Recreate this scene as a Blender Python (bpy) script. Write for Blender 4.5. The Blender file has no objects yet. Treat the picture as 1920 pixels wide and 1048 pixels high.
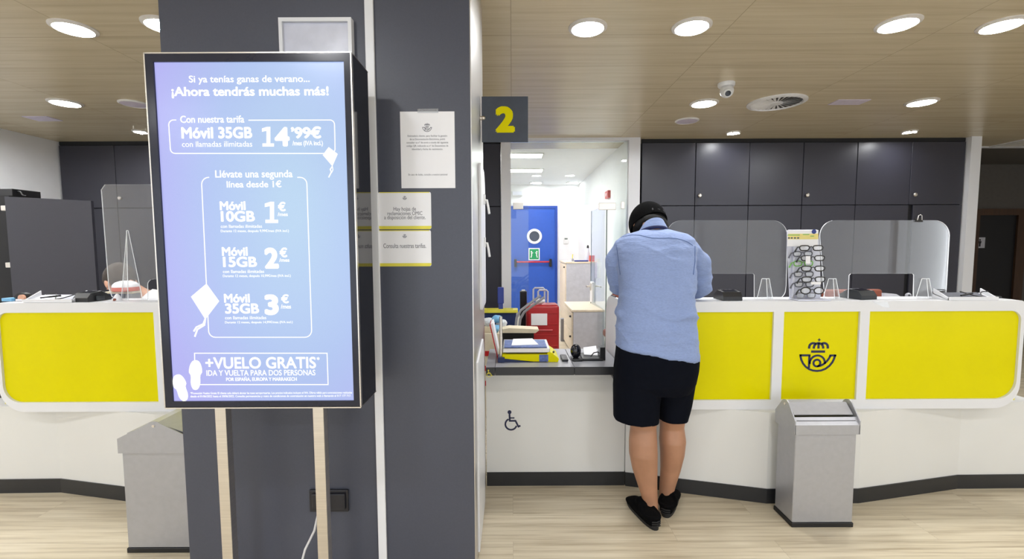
import bpy, bmesh, math, random
from mathutils import Vector, Matrix
from mathutils.bvhtree import BVHTree

random.seed(7)
PI = math.pi
rad = math.radians
SC = bpy.context.scene
COL = SC.collection

# ------------------------------------------------------------------ camera, world, exposure
FPX = 853.0
CAM = Vector((0, 0, 1.35))
CAM_R = Matrix.Rotation(rad(90 - 4.09), 3, 'X') @ Matrix.Rotation(rad(-0.25), 3, 'Z')
cam_data = bpy.data.cameras.new('camera')
cam_data.sensor_width = 36
cam_data.lens = FPX / 1920 * 36
cam_data.clip_start = 0.05
cam = bpy.data.objects.new('camera', cam_data)
cam.matrix_world = Matrix.Translation(CAM) @ CAM_R.to_4x4()
COL.objects.link(cam)
SC.camera = cam

world = bpy.data.worlds.new('world')
SC.world = world
world.use_nodes = True
world.node_tree.nodes['Background'].inputs[0].default_value = (0.9, 0.95, 1.0, 1)
world.node_tree.nodes['Background'].inputs[1].default_value = 1.7

SC.view_settings.view_transform = 'Standard'
SC.view_settings.look = 'None'
SC.view_settings.gamma = 1
SC.view_settings.use_curve_mapping = False
SC.view_settings.exposure = 0.22
LAMP = 150.0          # radiance of the downlights
SPOT = 150.0
PANEL = 36.0         # radiance of the storage room panels


def P(px, py, Y=None, Z=None, X=None):
    """World point seen at a pixel of the 1920x1048 frame, on one plane."""
    d = CAM_R @ Vector(((px - 960) / FPX, (524 - py) / FPX, -1))
    if Y is not None:
        t = (Y - CAM.y) / d.y
    elif Z is not None:
        t = (Z - CAM.z) / d.z
    else:
        t = (X - CAM.x) / d.x
    return CAM + d * t


# ------------------------------------------------------------------ materials
def lin(c):
    c = c / 255.0
    return c / 12.92 if c <= 0.04045 else ((c + 0.055) / 1.055) ** 2.4


def rgb(r, g, b):
    return (lin(r), lin(g), lin(b), 1)


def newmat(name):
    m = bpy.data.materials.new(name)
    m.use_nodes = True
    nt = m.node_tree
    return m, nt, nt.nodes['Principled BSDF'], nt.nodes['Material Output']


def mat(name, col, rough=0.5, metal=0.0, spec=0.5, var=0.06, scale=20, stretch=(1, 1, 1), bump=0.0, bscale=None, coat=0, sheen=0):
    m, nt, b, out = newmat(name)
    b.inputs['Roughness'].default_value = rough
    b.inputs['Metallic'].default_value = metal
    b.inputs['Specular IOR Level'].default_value = spec
    b.inputs['Coat Weight'].default_value = coat
    b.inputs['Sheen Weight'].default_value = sheen
    tc = nt.nodes.new('ShaderNodeTexCoord')
    mp = nt.nodes.new('ShaderNodeMapping')
    mp.inputs['Scale'].default_value = stretch
    nt.links.new(tc.outputs['Object'], mp.inputs[0])
    nz = nt.nodes.new('ShaderNodeTexNoise')
    nz.inputs['Scale'].default_value = scale
    nz.inputs['Detail'].default_value = 4
    nt.links.new(mp.outputs[0], nz.inputs['Vector'])
    rp = nt.nodes.new('ShaderNodeValToRGB')
    c = Vector(col[:3])
    rp.color_ramp.elements[0].position = 0.3
    rp.color_ramp.elements[1].position = 0.7
    rp.color_ramp.elements[0].color = (*(c * (1 - var)), 1)
    rp.color_ramp.elements[1].color = (*[min(1, x) for x in (c * (1 + var))], 1)
    nt.links.new(nz.outputs['Fac'], rp.inputs[0])
    nt.links.new(rp.outputs[0], b.inputs['Base Color'])
    if bump:
        nb = nz
        if bscale:
            nb = nt.nodes.new('ShaderNodeTexNoise')
            nb.inputs['Scale'].default_value = bscale
            nb.inputs['Detail'].default_value = 3
            nt.links.new(mp.outputs[0], nb.inputs['Vector'])
        bp = nt.nodes.new('ShaderNodeBump')
        bp.inputs['Strength'].default_value = bump
        bp.inputs['Distance'].default_value = 0.01
        nt.links.new(nb.outputs['Fac'], bp.inputs['Height'])
        nt.links.new(bp.outputs[0], b.inputs['Normal'])
    return m


def emit(name, col, strength):
    m, nt, b, out = newmat(name)
    b.inputs['Base Color'].default_value = (0.02, 0.02, 0.02, 1)
    b.inputs['Roughness'].default_value = 0.3
    b.inputs['Emission Color'].default_value = col
    b.inputs['Emission Strength'].default_value = strength
    return m


def clear(name, tint=(1, 1, 1, 1), haze=0.03, rough=0.02, refl=1.0):
    """Clear sheet: mostly see-through, mirror share by angle, a little haze."""
    m, nt, b, out = newmat(name)
    nt.nodes.remove(b)
    tr = nt.nodes.new('ShaderNodeBsdfTransparent')
    tr.inputs[0].default_value = tint
    gl = nt.nodes.new('ShaderNodeBsdfGlossy')
    gl.inputs['Roughness'].default_value = rough
    df = nt.nodes.new('ShaderNodeBsdfDiffuse')
    df.inputs[0].default_value = (0.85, 0.87, 0.9, 1)
    nz = nt.nodes.new('ShaderNodeTexNoise')
    nz.inputs['Scale'].default_value = 5
    mr = nt.nodes.new('ShaderNodeMapRange')
    mr.inputs[3].default_value = haze * 0.7
    mr.inputs[4].default_value = haze * 1.3
    nt.links.new(nz.outputs['Fac'], mr.inputs[0])
    m1 = nt.nodes.new('ShaderNodeMixShader')
    nt.links.new(mr.outputs[0], m1.inputs[0])
    nt.links.new(tr.outputs[0], m1.inputs[1])
    nt.links.new(df.outputs[0], m1.inputs[2])
    fr = nt.nodes.new('ShaderNodeFresnel')
    fr.inputs[0].default_value = 1.45
    mu = nt.nodes.new('ShaderNodeMath')
    mu.operation = 'MULTIPLY'
    mu.inputs[1].default_value = refl
    nt.links.new(fr.outputs[0], mu.inputs[0])
    m2 = nt.nodes.new('ShaderNodeMixShader')
    nt.links.new(mu.outputs[0], m2.inputs[0])
    nt.links.new(m1.outputs[0], m2.inputs[1])
    nt.links.new(gl.outputs[0], m2.inputs[2])
    nt.links.new(m2.outputs[0], out.inputs[0])
    return m


def streaked(name, c1, c2, c3, sx, sy, rough, bw, bh, mortar, off, mcol, bump=0.05, spec=0.5):
    """Long grained boards with fine joints (floor and ceiling)."""
    m, nt, b, out = newmat(name)
    b.inputs['Roughness'].default_value = rough
    b.inputs['Specular IOR Level'].default_value = spec
    tc = nt.nodes.new('ShaderNodeTexCoord')
    mp = nt.nodes.new('ShaderNodeMapping')
    mp.inputs['Scale'].default_value = (sx, sy, 1)
    nt.links.new(tc.outputs['Object'], mp.inputs[0])
    br = nt.nodes.new('ShaderNodeTexBrick')
    br.inputs['Scale'].default_value = 1
    br.inputs['Brick Width'].default_value = bw
    br.inputs['Row Height'].default_value = bh
    br.inputs['Mortar Size'].default_value = mortar
    br.inputs['Mortar Smooth'].default_value = 0.3
    br.offset = off
    br.inputs['Color1'].default_value = (0.0, 0.0, 0.0, 1)
    br.inputs['Color2'].default_value = (1, 1, 1, 1)
    br.inputs['Mortar'].default_value = (0.5, 0.5, 0.5, 1)
    nt.links.new(tc.outputs['Object'], br.inputs['Vector'])
    # each board gets its own slice of grain
    cmb = nt.nodes.new('ShaderNodeCombineXYZ')
    mul = nt.nodes.new('ShaderNodeMath')
    mul.operation = 'MULTIPLY'
    mul.inputs[1].default_value = 7.0
    nt.links.new(br.outputs['Color'], mul.inputs[0])
    nt.links.new(mul.outputs[0], cmb.inputs[2])
    add = nt.nodes.new('ShaderNodeVectorMath')
    nt.links.new(mp.outputs[0], add.inputs[0])
    nt.links.new(cmb.outputs[0], add.inputs[1])
    n1 = nt.nodes.new('ShaderNodeTexNoise')
    n1.inputs['Scale'].default_value = 1
    n1.inputs['Detail'].default_value = 6
    n1.inputs['Roughness'].default_value = 0.62
    nt.links.new(add.outputs[0], n1.inputs['Vector'])
    rp = nt.nodes.new('ShaderNodeValToRGB')
    e = rp.color_ramp.elements
    e[0].position, e[0].color = 0.3, c1
    e[1].position, e[1].color = 0.72, c3
    k = e.new(0.5)
    k.color = c2
    nt.links.new(n1.outputs['Fac'], rp.inputs[0])
    mx = nt.nodes.new('ShaderNodeMix')
    mx.data_type = 'RGBA'
    nt.links.new(br.outputs['Fac'], mx.inputs['Factor'])
    nt.links.new(rp.outputs[0], mx.inputs['A'])
    mx.inputs['B'].default_value = mcol
    nt.links.new(mx.outputs['Result'], b.inputs['Base Color'])
    bp = nt.nodes.new('ShaderNodeBump')
    bp.inputs['Strength'].default_value = bump
    bp.inputs['Distance'].default_value = 0.003
    nt.links.new(n1.outputs['Fac'], bp.inputs['Height'])
    nt.links.new(bp.outputs[0], b.inputs['Normal'])
    return m


M = {}
M['floor'] = streaked('floor_travertine_board', rgb(168, 153, 128), rgb(202, 190, 166), rgb(217, 207, 186), 1.6, 42, 0.34,
                      1.2, 0.2, 0.0007, 0.37, rgb(164, 151, 129))
M['ceiling'] = streaked('ceiling_wood_laminate', rgb(192, 178, 150), rgb(203, 190, 162), rgb(211, 199, 172), 0.9, 22, 0.27,
                        1.25, 0.465, 0.0013, 0.0, rgb(128, 114, 92), 0.02, 0.4)
M['white_wall'] = mat('white_wall_paint', rgb(244, 244, 247), 0.6, var=0.02, scale=6)
M['storage_white'] = mat('storage_room_white', rgb(240, 240, 242), 0.6, var=0.02, scale=6)
M['white_frame'] = mat('white_lacquer', rgb(226, 227, 231), 0.3, var=0.015, scale=4)
M['white_base'] = mat('white_counter_base', rgb(222, 222, 220), 0.28, var=0.015, scale=3)
M['grey_panel'] = mat('grey_laminate', rgb(70, 73, 86), 0.40, var=0.04, scale=160, bump=0.01)
M['cupboard'] = mat('slate_cupboard_laminate', rgb(50, 50, 60), 0.36, var=0.05, scale=160, bump=0.01)
M['dark_gap'] = mat('dark_shadow_gap', rgb(18, 18, 22), 0.7)
M['black_plinth'] = mat('black_plinth', rgb(36, 37, 40), 0.4)
M['black_plastic'] = mat('black_plastic', rgb(24, 24, 27), 0.35)
M['black_gloss'] = mat('black_gloss', rgb(14, 15, 24), 0.06, spec=0.6)
M['bezel'] = mat('dark_blue_bezel', rgb(24, 27, 44), 0.18)
M['yellow'] = mat('yellow_panel', rgb(224, 214, 2), 0.22, var=0.03, scale=3, spec=0.12)
M['navy'] = mat('navy_print', rgb(18, 26, 66), 0.4)
M['steel'] = mat('brushed_steel', rgb(226, 220, 212), 0.3, metal=1.0, var=0.08, scale=8, stretch=(0.4, 0.4, 60))
M['steel_v'] = mat('brushed_steel_sheet', rgb(205, 203, 202), 0.34, metal=1.0, var=0.05, scale=10, stretch=(60, 60, 0.5))
M['bin_steel'] = mat('bin_grey_metal', rgb(176, 177, 183), 0.38, metal=0.55, var=0.03, scale=40)
M['bin_dark'] = mat('bin_base_black', rgb(22, 22, 24), 0.5)
M['paper'] = mat('paper_white', rgb(236, 236, 240), 0.7, var=0.01)
M['ink'] = mat('grey_ink', rgb(92, 94, 104), 0.6)
M['yellow_green'] = mat('yellow_strip', rgb(222, 212, 70), 0.5)
M['acrylic'] = clear('clear_acrylic', haze=0.045, refl=0.3)
M['acrylic_edge'] = mat('acrylic_edge_glow_white', rgb(246, 249, 252), 0.25, var=0.02)  # plain white stands in for the glow of clear cut edges
M['glass'] = clear('clear_glass', (0.93, 0.97, 0.96, 1), haze=0.015)
M['glass_leaf'] = clear('door_leaf_glass', (0.90, 0.94, 0.95, 1), haze=0.10, refl=0.15)
M['glass_edge'] = mat('green_glass_edge', rgb(40, 84, 74), 0.15)
M['lens'] = clear('spectacle_lens', haze=0.18)
M['lamp'] = emit('lamp_glow', (0.96, 0.98, 1.0, 1), LAMP)
M['spot'] = emit('spot_glow', (0.96, 0.98, 1.0, 1), SPOT)
M['panel_light'] = emit('panel_glow', (1, 0.99, 0.97, 1), PANEL)
M['lamp_ring'] = mat('lamp_ring_white', rgb(214, 210, 204), 0.4)
M['blue_door'] = mat('blue_door_paint', rgb(40, 86, 184), 0.4, var=0.03)
M['blue_door_dark'] = mat('blue_door_frame', rgb(34, 70, 158), 0.4)
M['green_sign'] = mat('green_sign', rgb(20, 150, 92), 0.5)
M['red'] = mat('red_plastic', rgb(196, 40, 44), 0.35)
M['suitcase'] = mat('red_suitcase_shell', rgb(168, 34, 38), 0.4, var=0.05)
M['orange_red'] = mat('orange_red', rgb(226, 82, 52), 0.4)
M['brown'] = mat('brown_leather', rgb(128, 66, 48), 0.5)
M['wood_frame'] = mat('dark_wood_frame', rgb(74, 50, 32), 0.5, var=0.15, scale=6, stretch=(10, 10, 1))
M['black_door'] = mat('black_door', rgb(20, 18, 20), 0.5)
M['corridor'] = mat('corridor_wall_paint', rgb(92, 87, 81), 0.7)
M['cab_grey'] = mat('cabinet_grey', rgb(196, 196, 204), 0.45)
M['cab_beige'] = mat('cabinet_beige', rgb(226, 212, 190), 0.5)
M['worktop'] = mat('dark_grey_worktop', rgb(150, 150, 156), 0.3, var=0.03)
M['worktop_edge'] = mat('worktop_edge_black', rgb(42, 43, 48), 0.35)
M['crate_blue'] = mat('crate_navy', rgb(24, 40, 84), 0.45)
M['grip_blue'] = mat('grip_blue', rgb(20, 44, 128), 0.4)
M['pale_blue'] = mat('pale_blue_plastic', rgb(120, 180, 222), 0.4, bump=0.4, bscale=60)
M['bag_white'] = mat('crinkled_white_plastic', rgb(226, 230, 234), 0.3, bump=0.6, bscale=50)
M['cream'] = mat('cream_board', rgb(226, 214, 188), 0.6)
M['scale_blue'] = mat('blue_grey_label', rgb(86, 104, 158), 0.5, var=0.35, scale=60)
M['shirt'] = mat('chambray_shirt', rgb(136, 155, 200), 0.85, var=0.07, scale=90, stretch=(1, 1, 3), bump=0.6, bscale=16, sheen=0.1)
M['shirt_hem'] = mat('shirt_hem_pale', rgb(186, 196, 220), 0.85)
M['shirt_in'] = mat('shirt_collar_lining', rgb(22, 32, 78), 0.85)
M['shirt_seam'] = mat('shirt_seam', rgb(84, 106, 156), 0.85)
M['shorts'] = mat('navy_shorts', rgb(9, 12, 22), 0.9, spec=0.1, var=0.1, scale=40, bump=0.4, bscale=12)
M['skin'] = mat('tan_skin', rgb(172, 126, 98), 0.5, var=0.08, scale=14)
M['skin_pale'] = mat('light_skin', rgb(206, 156, 130), 0.5, var=0.06, scale=14)
M['cap'] = mat('black_cap', rgb(7, 7, 8), 0.95, spec=0.08, bump=0.3, bscale=200)
M['hair'] = mat('dark_hair', rgb(12, 11, 11), 0.7, spec=0.2, var=0.3, scale=60, stretch=(1, 1, 6), bump=0.5, bscale=120)
M['hair_brown'] = mat('brown_hair', rgb(58, 46, 38), 0.6, var=0.3, scale=40, stretch=(6, 1, 2), bump=0.5, bscale=90)
M['suede'] = mat('black_suede', rgb(8, 8, 10), 0.95, spec=0.1, bump=0.2, bscale=150)
M['rubber'] = mat('black_rubber', rgb(24, 24, 26), 0.6)
M['sock'] = mat('shoe_lining', rgb(196, 190, 186), 0.8)
M['white_shirt'] = mat('white_shirt_cotton', rgb(232, 232, 236), 0.85, bump=0.4, bscale=18)
M['trousers'] = mat('dark_trousers', rgb(30, 32, 44), 0.85)
M['eye'] = mat('eye_dark', rgb(40, 30, 26), 0.2)
M['sign_grey'] = mat('sign_slate_glass', rgb(62, 70, 84), 0.12)
M['cable_white'] = mat('white_cable', rgb(220, 220, 222), 0.4)
M['frosted'] = mat('frosted_pale', rgb(206, 208, 222), 0.25)
M['socket_black'] = mat('socket_black', rgb(34, 34, 40), 0.3)
M['cctv'] = mat('cctv_white', rgb(226, 226, 226), 0.3)
M['purple_panel'] = mat('pale_lilac_plate', rgb(206, 198, 216), 0.5)
M['vent_dark'] = mat('vent_slot_dark', rgb(60, 56, 54), 0.7)
M['screen_text'] = emit('screen_text_white', (1, 1, 1, 1), 1.0)
M['green_frame'] = mat('green_frame', rgb(116, 178, 84), 0.4)
M['terminal'] = mat('terminal_charcoal', rgb(40, 44, 48), 0.35)
M['grey_lcd'] = mat('grey_lcd', rgb(120, 130, 128), 0.2)
M['laptop_grey'] = mat('grey_plastic', rgb(150, 150, 156), 0.4)


def screen_mat():
    """Picture shown by the lit screen: lavender at the upper left to pale blue."""
    m, nt, b, out = newmat('screen_picture')
    b.inputs['Base Color'].default_value = (0.01, 0.01, 0.012, 1)
    b.inputs['Roughness'].default_value = 0.25
    tc = nt.nodes.new('ShaderNodeTexCoord')
    sp = nt.nodes.new('ShaderNodeSeparateXYZ')
    nt.links.new(tc.outputs['Generated'], sp.inputs[0])
    vx = nt.nodes.new('ShaderNodeVectorMath')
    vx.operation = 'DISTANCE'
    mp = nt.nodes.new('ShaderNodeMapping')
    mp.inputs['Scale'].default_value = (1.0, 0, 0.85)
    nt.links.new(tc.outputs['Generated'], mp.inputs[0])
    nt.links.new(mp.outputs[0], vx.inputs[0])
    vx.inputs[1].default_value = (0.70, 0, 0.50)
    rp = nt.nodes.new('ShaderNodeValToRGB')
    e = rp.color_ramp.elements
    e[0].position, e[0].color = 0.05, rgb(168, 194, 220)
    e[1].position, e[1].color = 0.75, rgb(164, 164, 224)
    k = e.new(0.42)
    k.color = rgb(160, 180, 221)
    nt.links.new(vx.outputs['Value'], rp.inputs[0])
    nt.links.new(rp.outputs[0], b.inputs['Emission Color'])
    b.inputs['Emission Strength'].default_value = 1.0
    return m


M['screen'] = screen_mat()


# ------------------------------------------------------------------ mesh builder
class MB:
    def __init__(self):
        self.v, self.f, self.mi, self.m = [], [], [], 0

    def add(self, verts, faces):
        n = len(self.v)
        self.v += [tuple(v) for v in verts]
        self.f += [tuple(i + n for i in f) for f in faces]
        self.mi += [self.m] * len(faces)
        return self

    def mesh_in(self, me, fn=None, mi=None):
        n = len(self.v)
        self.v += [tuple(fn(v.co) if fn else v.co) for v in me.vertices]
        for p in me.polygons:
            self.f.append(tuple(i + n for i in p.vertices))
            self.mi.append(self.m if mi is None else mi(p))
        return self

    def box(self, x0, x1, y0, y1, z0, z1, bev=0.0, seg=2):
        x0, x1 = sorted((x0, x1)); y0, y1 = sorted((y0, y1)); z0, z1 = sorted((z0, z1))
        if bev <= 0:
            v = [(x, y, z) for z in (z0, z1) for y in (y0, y1) for x in (x0, x1)]
            f = [(0, 2, 3, 1), (4, 5, 7, 6), (0, 1, 5, 4), (2, 6, 7, 3), (0, 4, 6, 2), (1, 3, 7, 5)]
            return self.add(v, f)
        bm = bmesh.new()
        bmesh.ops.create_cube(bm, size=1)
        for q in bm.verts:
            q.co = Vector(((x0 + x1) / 2 + q.co.x * (x1 - x0), (y0 + y1) / 2 + q.co.y * (y1 - y0), (z0 + z1) / 2 + q.co.z * (z1 - z0)))
        bev = min(bev, 0.49 * min(x1 - x0, y1 - y0, z1 - z0))
        bmesh.ops.bevel(bm, geom=list(bm.edges), offset=bev, segments=seg, profile=0.5, affect='EDGES')
        self.bm_in(bm)
        return self

    def bm_in(self, bm, fn=None):
        bm.verts.index_update()
        self.add([fn(v.co) if fn else v.co for v in bm.verts], [[v.index for v in f.verts] for f in bm.faces])
        bm.free()

    def prism(self, pts, d):
        """Closed 3-D polygon swept along vector d."""
        n = len(pts)
        d = Vector(d)
        a = [Vector(p) for p in pts]
        v = a + [p + d for p in a]
        f = [tuple(range(n - 1, -1, -1)), tuple(range(n, 2 * n))] + [(i, (i + 1) % n, n + (i + 1) % n, n + i) for i in range(n)]
        return self.add(v, f)

    def tube(self, pts, r, seg=10, closed=False, cap=True):
        pts = [Vector(p) for p in pts]
        n = len(pts)
        rs = r if isinstance(r, (list, tuple)) else [r] * n
        rings, up = [], None
        for i, p in enumerate(pts):
            if closed:
                t = pts[(i + 1) % n] - pts[i - 1]
            else:
                t = pts[min(i + 1, n - 1)] - pts[max(i - 1, 0)]
            t.normalize()
            if up is None:
                up = Vector((0, 0, 1)) if abs(t.z) < 0.9 else Vector((1, 0, 0))
            u = (up - t * up.dot(t)).normalized()
            w = t.cross(u)
            up = u
            rings.append([p + (u * math.cos(2 * PI * k / seg) + w * math.sin(2 * PI * k / seg)) * rs[i] for k in range(seg)])
        return self.loft(rings, cap=cap and not closed, closed=closed)

    def loft(self, rings, cap=True, closed=False):
        seg = len(rings[0])
        v = [p for r in rings for p in r]
        f = []
        n = len(rings)
        for i in range(n if closed else n - 1):
            j = (i + 1) % n
            for k in range(seg):
                l = (k + 1) % seg
                f.append((i * seg + k, i * seg + l, j * seg + l, j * seg + k))
        if cap:
            f.append(tuple(range(seg - 1, -1, -1)))
            f.append(tuple((n - 1) * seg + k for k in range(seg)))
        return self.add(v, f)

    def lathe(self, c, prof, axis='Z', seg=24, cap=True):
        c = Vector(c)
        rings = []
        for r, h in prof:
            ring = []
            for k in range(seg):
                a = 2 * PI * k / seg
                x, y = r * math.cos(a), r * math.sin(a)
                o = {'Z': (x, y, h), 'Y': (x, h, y), 'X': (h, x, y)}[axis]
                ring.append(c + Vector(o))
            rings.append(ring)
        return self.loft(rings, cap=cap)

    def ball(self, c, rx, ry=None, rz=None, rot=None, u=20, w=12):
        ry = ry or rx; rz = rz or rx
        bm = bmesh.new()
        bmesh.ops.create_uvsphere(bm, u_segments=u, v_segments=w, radius=1)
        c = Vector(c)
        for q in bm.verts:
            p = Vector((q.co.x * rx, q.co.y * ry, q.co.z * rz))
            if rot is not None:
                p = rot @ p
            q.co = p + c
        self.bm_in(bm)
        return self

    def flat(self, loops, t, fn, edge=None):
        """2-D outlines (first may hold holes) with thickness t; fn maps (u, v, w) to the world."""
        cu = bpy.data.curves.new('tmp', 'CURVE')
        cu.dimensions = '2D'
        cu.fill_mode = 'BOTH'
        cu.extrude = t / 2
        for lp in loops:
            s = cu.splines.new('POLY')
            s.points.add(len(lp) - 1)
            for q, (a, b) in zip(s.points, lp):
                q.co = (a, b, 0, 1)
            s.use_cyclic_u = True
        o = bpy.data.objects.new('tmp', cu)
        COL.objects.link(o)
        dg = bpy.context.evaluated_depsgraph_get()
        me = bpy.data.meshes.new_from_object(o.evaluated_get(dg))
        mi = None
        if edge is not None:
            base = self.m
            mi = lambda p: edge if abs(p.normal.z) < 0.5 else base
        self.mesh_in(me, lambda c: fn(c.x, c.y, c.z), mi)
        bpy.data.objects.remove(o); bpy.data.curves.remove(cu); bpy.data.meshes.remove(me)
        return self

    def stroke(self, pts, w, fn, t=0.001, closed=False):
        """Flat ribbon of width w along 2-D points, with thickness."""
        n = len(pts)
        L, Rr = [], []
        for i in range(n):
            a = Vector(pts[i - 1] if (i > 0 or closed) else pts[0])
            c = Vector(pts[(i + 1) % n] if (i < n - 1 or closed) else pts[-1])
            p = Vector(pts[i])
            d1 = (p - a); d2 = (c - p)
            if d1.length < 1e-9: d1 = d2
            if d2.length < 1e-9: d2 = d1
            d1 = d1.normalized(); d2 = d2.normalized()
            tn = (d1 + d2)
            tn = tn.normalized() if tn.length > 1e-6 else d1
            nn = Vector((-tn.y, tn.x))
            k = 1 / max(0.35, nn.dot(Vector((-d1.y, d1.x))))
            L.append(p + nn * w / 2 * k); Rr.append(p - nn * w / 2 * k)
        v, f = [], []
        for i in range(n):
            for q in (L[i], Rr[i]):
                v.append(fn(q.x, q.y, t)); v.append(fn(q.x, q.y, 0))
        for i in range(n if closed else n - 1):
            a, b = 4 * i, 4 * ((i + 1) % n)
            f += [(a, a + 2, b + 2, b), (a + 1, b + 1, b + 3, a + 3), (a, b, b + 1, a + 1), (a + 2, a + 3, b + 3, b + 2)]
        if not closed:
            f += [(0, 1, 3, 2), (4 * n - 4, 4 * n - 2, 4 * n - 1, 4 * n - 3)]
        return self.add(v, f)

    def text(self, body, fn, x0, x1, z0, z1, bold=0.0, t=0.001):
        """Lettering whose outline fills the box x0..x1, z0..z1 (2-D), thickness t."""
        cu = bpy.data.curves.new('tmp', 'FONT')
        cu.body = body
        cu.resolution_u = 4
        cu.extrude = 0.5
        o = bpy.data.objects.new('tmp', cu)
        COL.objects.link(o)
        dg = bpy.context.evaluated_depsgraph_get()
        me = bpy.data.meshes.new_from_object(o.evaluated_get(dg))
        if len(me.vertices):
            xs = [v.co.x for v in me.vertices]; ys = [v.co.y for v in me.vertices]
            ax, bx, ay, by = min(xs), max(xs), min(ys), max(ys)
            ax, bx, ay, by = ax - bold, bx + bold, ay - bold, by + bold
            sx = (x1 - x0) / max(1e-6, bx - ax)
            sy = (z1 - z0) / max(1e-6, by - ay)
            # heavier weights: the outline drawn again round a small circle
            offs = [(0, 0)] if bold <= 0 else [(bold * math.cos(PI * k / 4 + PI / 8), bold * math.sin(PI * k / 4 + PI / 8)) for k in range(8)]
            for kk, (ox, oy) in enumerate(offs):
                self.mesh_in(me, lambda c: fn(x0 + (c.x + ox - ax) * sx, z0 + (c.y + oy - ay) * sy, (c.z + 0.5) * t * (1 + .04 * kk)))
        bpy.data.objects.remove(o); bpy.data.curves.remove(cu); bpy.data.meshes.remove(me)
        return self


def rr(x0, x1, y0, y1, r, n=8):
    """Rounded rectangle; r = one radius or (bottom-left, bottom-right, top-right, top-left)."""
    if not isinstance(r, (list, tuple)):
        r = (r,) * 4
    out = []
    for (cx, cy, a0), q in zip(((x0, y0, PI), (x1, y0, 1.5 * PI), (x1, y1, 0), (x0, y1, 0.5 * PI)), r):
        if q <= 0:
            out.append((cx, cy)); continue
        ox = cx + q * (1 if cx == x0 else -1)
        oy = cy + q * (1 if cy == y0 else -1)
        for k in range(n + 1):
            a = a0 + PI / 2 * k / n
            out.append((ox + q * math.cos(a), oy + q * math.sin(a)))
    return out


def FXZ(Y):           # facing the viewer: u -> X, v -> Z, w -> towards the viewer
    return lambda u, v, w: (u, Y - w, v)


def FYZ(X, s=1):      # u -> Y, v -> Z
    return lambda u, v, w: (X + s * w, u, v)


def FXY(Z):
    return lambda u, v, w: (u, v, Z + w)


# ------------------------------------------------------------------ objects
def wloc(o):
    p = Vector((0, 0, 0))
    while o is not None:
        p = p + o.location
        o = o.parent
    return p


def link_mesh(name, me, parent=None, mats=(), smooth=False, origin=None):
    o = bpy.data.objects.new(name, me)
    COL.objects.link(o)
    base = wloc(parent) if parent is not None else Vector(origin or (0, 0, 0))
    me.transform(Matrix.Translation(-base))
    if parent is not None:
        o.parent = parent
    else:
        o.location = base
    for m in mats:
        me.materials.append(m)
    if smooth:
        for p in me.polygons:
            p.use_smooth = True
        me.set_sharp_from_angle(angle=rad(38))
    return o


def obj(name, mb, m, parent=None, smooth=False, origin=None):
    me = bpy.data.meshes.new(name)
    me.from_pydata(mb.v, [], mb.f)
    mats = m if isinstance(m, (list, tuple)) else [m]
    for p, i in zip(me.polygons, mb.mi):
        p.material_index = i
    bm = bmesh.new()
    bm.from_mesh(me)
    bmesh.ops.recalc_face_normals(bm, faces=bm.faces)
    bm.to_mesh(me)
    bm.free()
    me.update()
    return link_mesh(name, me, parent, mats, smooth, origin)


def tag(o, label, cat, group=None, kind=None):
    o['label'] = label
    o['category'] = cat
    if group: o['group'] = group
    if kind: o['kind'] = kind
    return o


def thing(name, label, cat, loc, group=None):
    o = bpy.data.objects.new(name, None)
    o.empty_display_size = 0.1
    o.location = loc
    COL.objects.link(o)
    return tag(o, label, cat, group)


def struct(name, mb, m, smooth=False):
    o = obj(name, mb, m, None, smooth)
    o['kind'] = 'structure'
    return o


def plabel(o, t):
    o['label'] = t
    return o


def dup(root, loc, label=None, group=None):
    r = root.copy(); COL.objects.link(r); r.location = loc
    if label: r['label'] = label
    if group: r['group'] = group
    for ch in list(root.children):
        c = ch.copy(); COL.objects.link(c); c.parent = r
        for g in list(ch.children):
            d = g.copy(); COL.objects.link(d); d.parent = c
    return r


# ================================================================== ROOM SHELL
CEIL = 2.60
YC = 2.35                         # plane of the yellow counters
YB = 5.40                         # plane of the cupboard doors
YS = 9.30                         # far wall of the storage room
XL, XR = -5.30, 8.60
REAR = -3.2

struct('floor', MB().box(XL - .1, XR + .1, REAR - .1, YS + .2, -.1, 0), M['floor'])
struct('ceiling', MB().box(XL - .1, XR + .1, REAR - .1, 5.92, CEIL, CEIL + .1), M['ceiling'])
struct('wall_left', MB().box(XL - .1, XL, REAR - .1, 6.0, 0, CEIL), M['white_wall'])
struct('wall_right', MB().box(XR, XR + .1, REAR - .1, 7.4, 0, CEIL), M['white_wall'])
# unseen street side: low wall, head and an unglazed opening added for frontal fill
struct('wall_rear', MB().box(XL - .1, XR + .1, REAR - .1, REAR, 0, .12).box(XL - .1, XR + .1, REAR - .1, REAR, 2.46, CEIL), M['white_wall'])
mb = MB()
for k in range(9):
    x = XL + k * (XR - XL - .08) / 8
    mb.box(x, x + .08, REAR - .09, REAR - .01, .12, 2.46)
struct('added_opening_bars', mb, M['white_frame'])
# walls behind the cupboards and round the storage room
XSR = 1.36
struct('wall_back_left', MB().box(XL, -.10, 5.98, 6.06, 0, CEIL), M['storage_white'])
struct('wall_back_right', MB().box(XSR + .08, 5.34, 5.98, 6.06, 0, CEIL), M['white_wall'])
struct('wall_storage_right', MB().box(XSR, XSR + .08, 5.47, YS, 0, CEIL), M['storage_white'])
struct('wall_storage_left', MB().box(-2.6, -2.5, 6.06, YS, 0, CEIL), M['storage_white'])
struct('wall_storage_back', MB().box(-2.6, XSR + .08, YS, YS + .1, 0, CEIL), M['storage_white'])
struct('ceiling_storage', MB().box(-2.6, XSR + .08, 5.92, YS + .1, CEIL, CEIL + .1), M['storage_white'])
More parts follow.
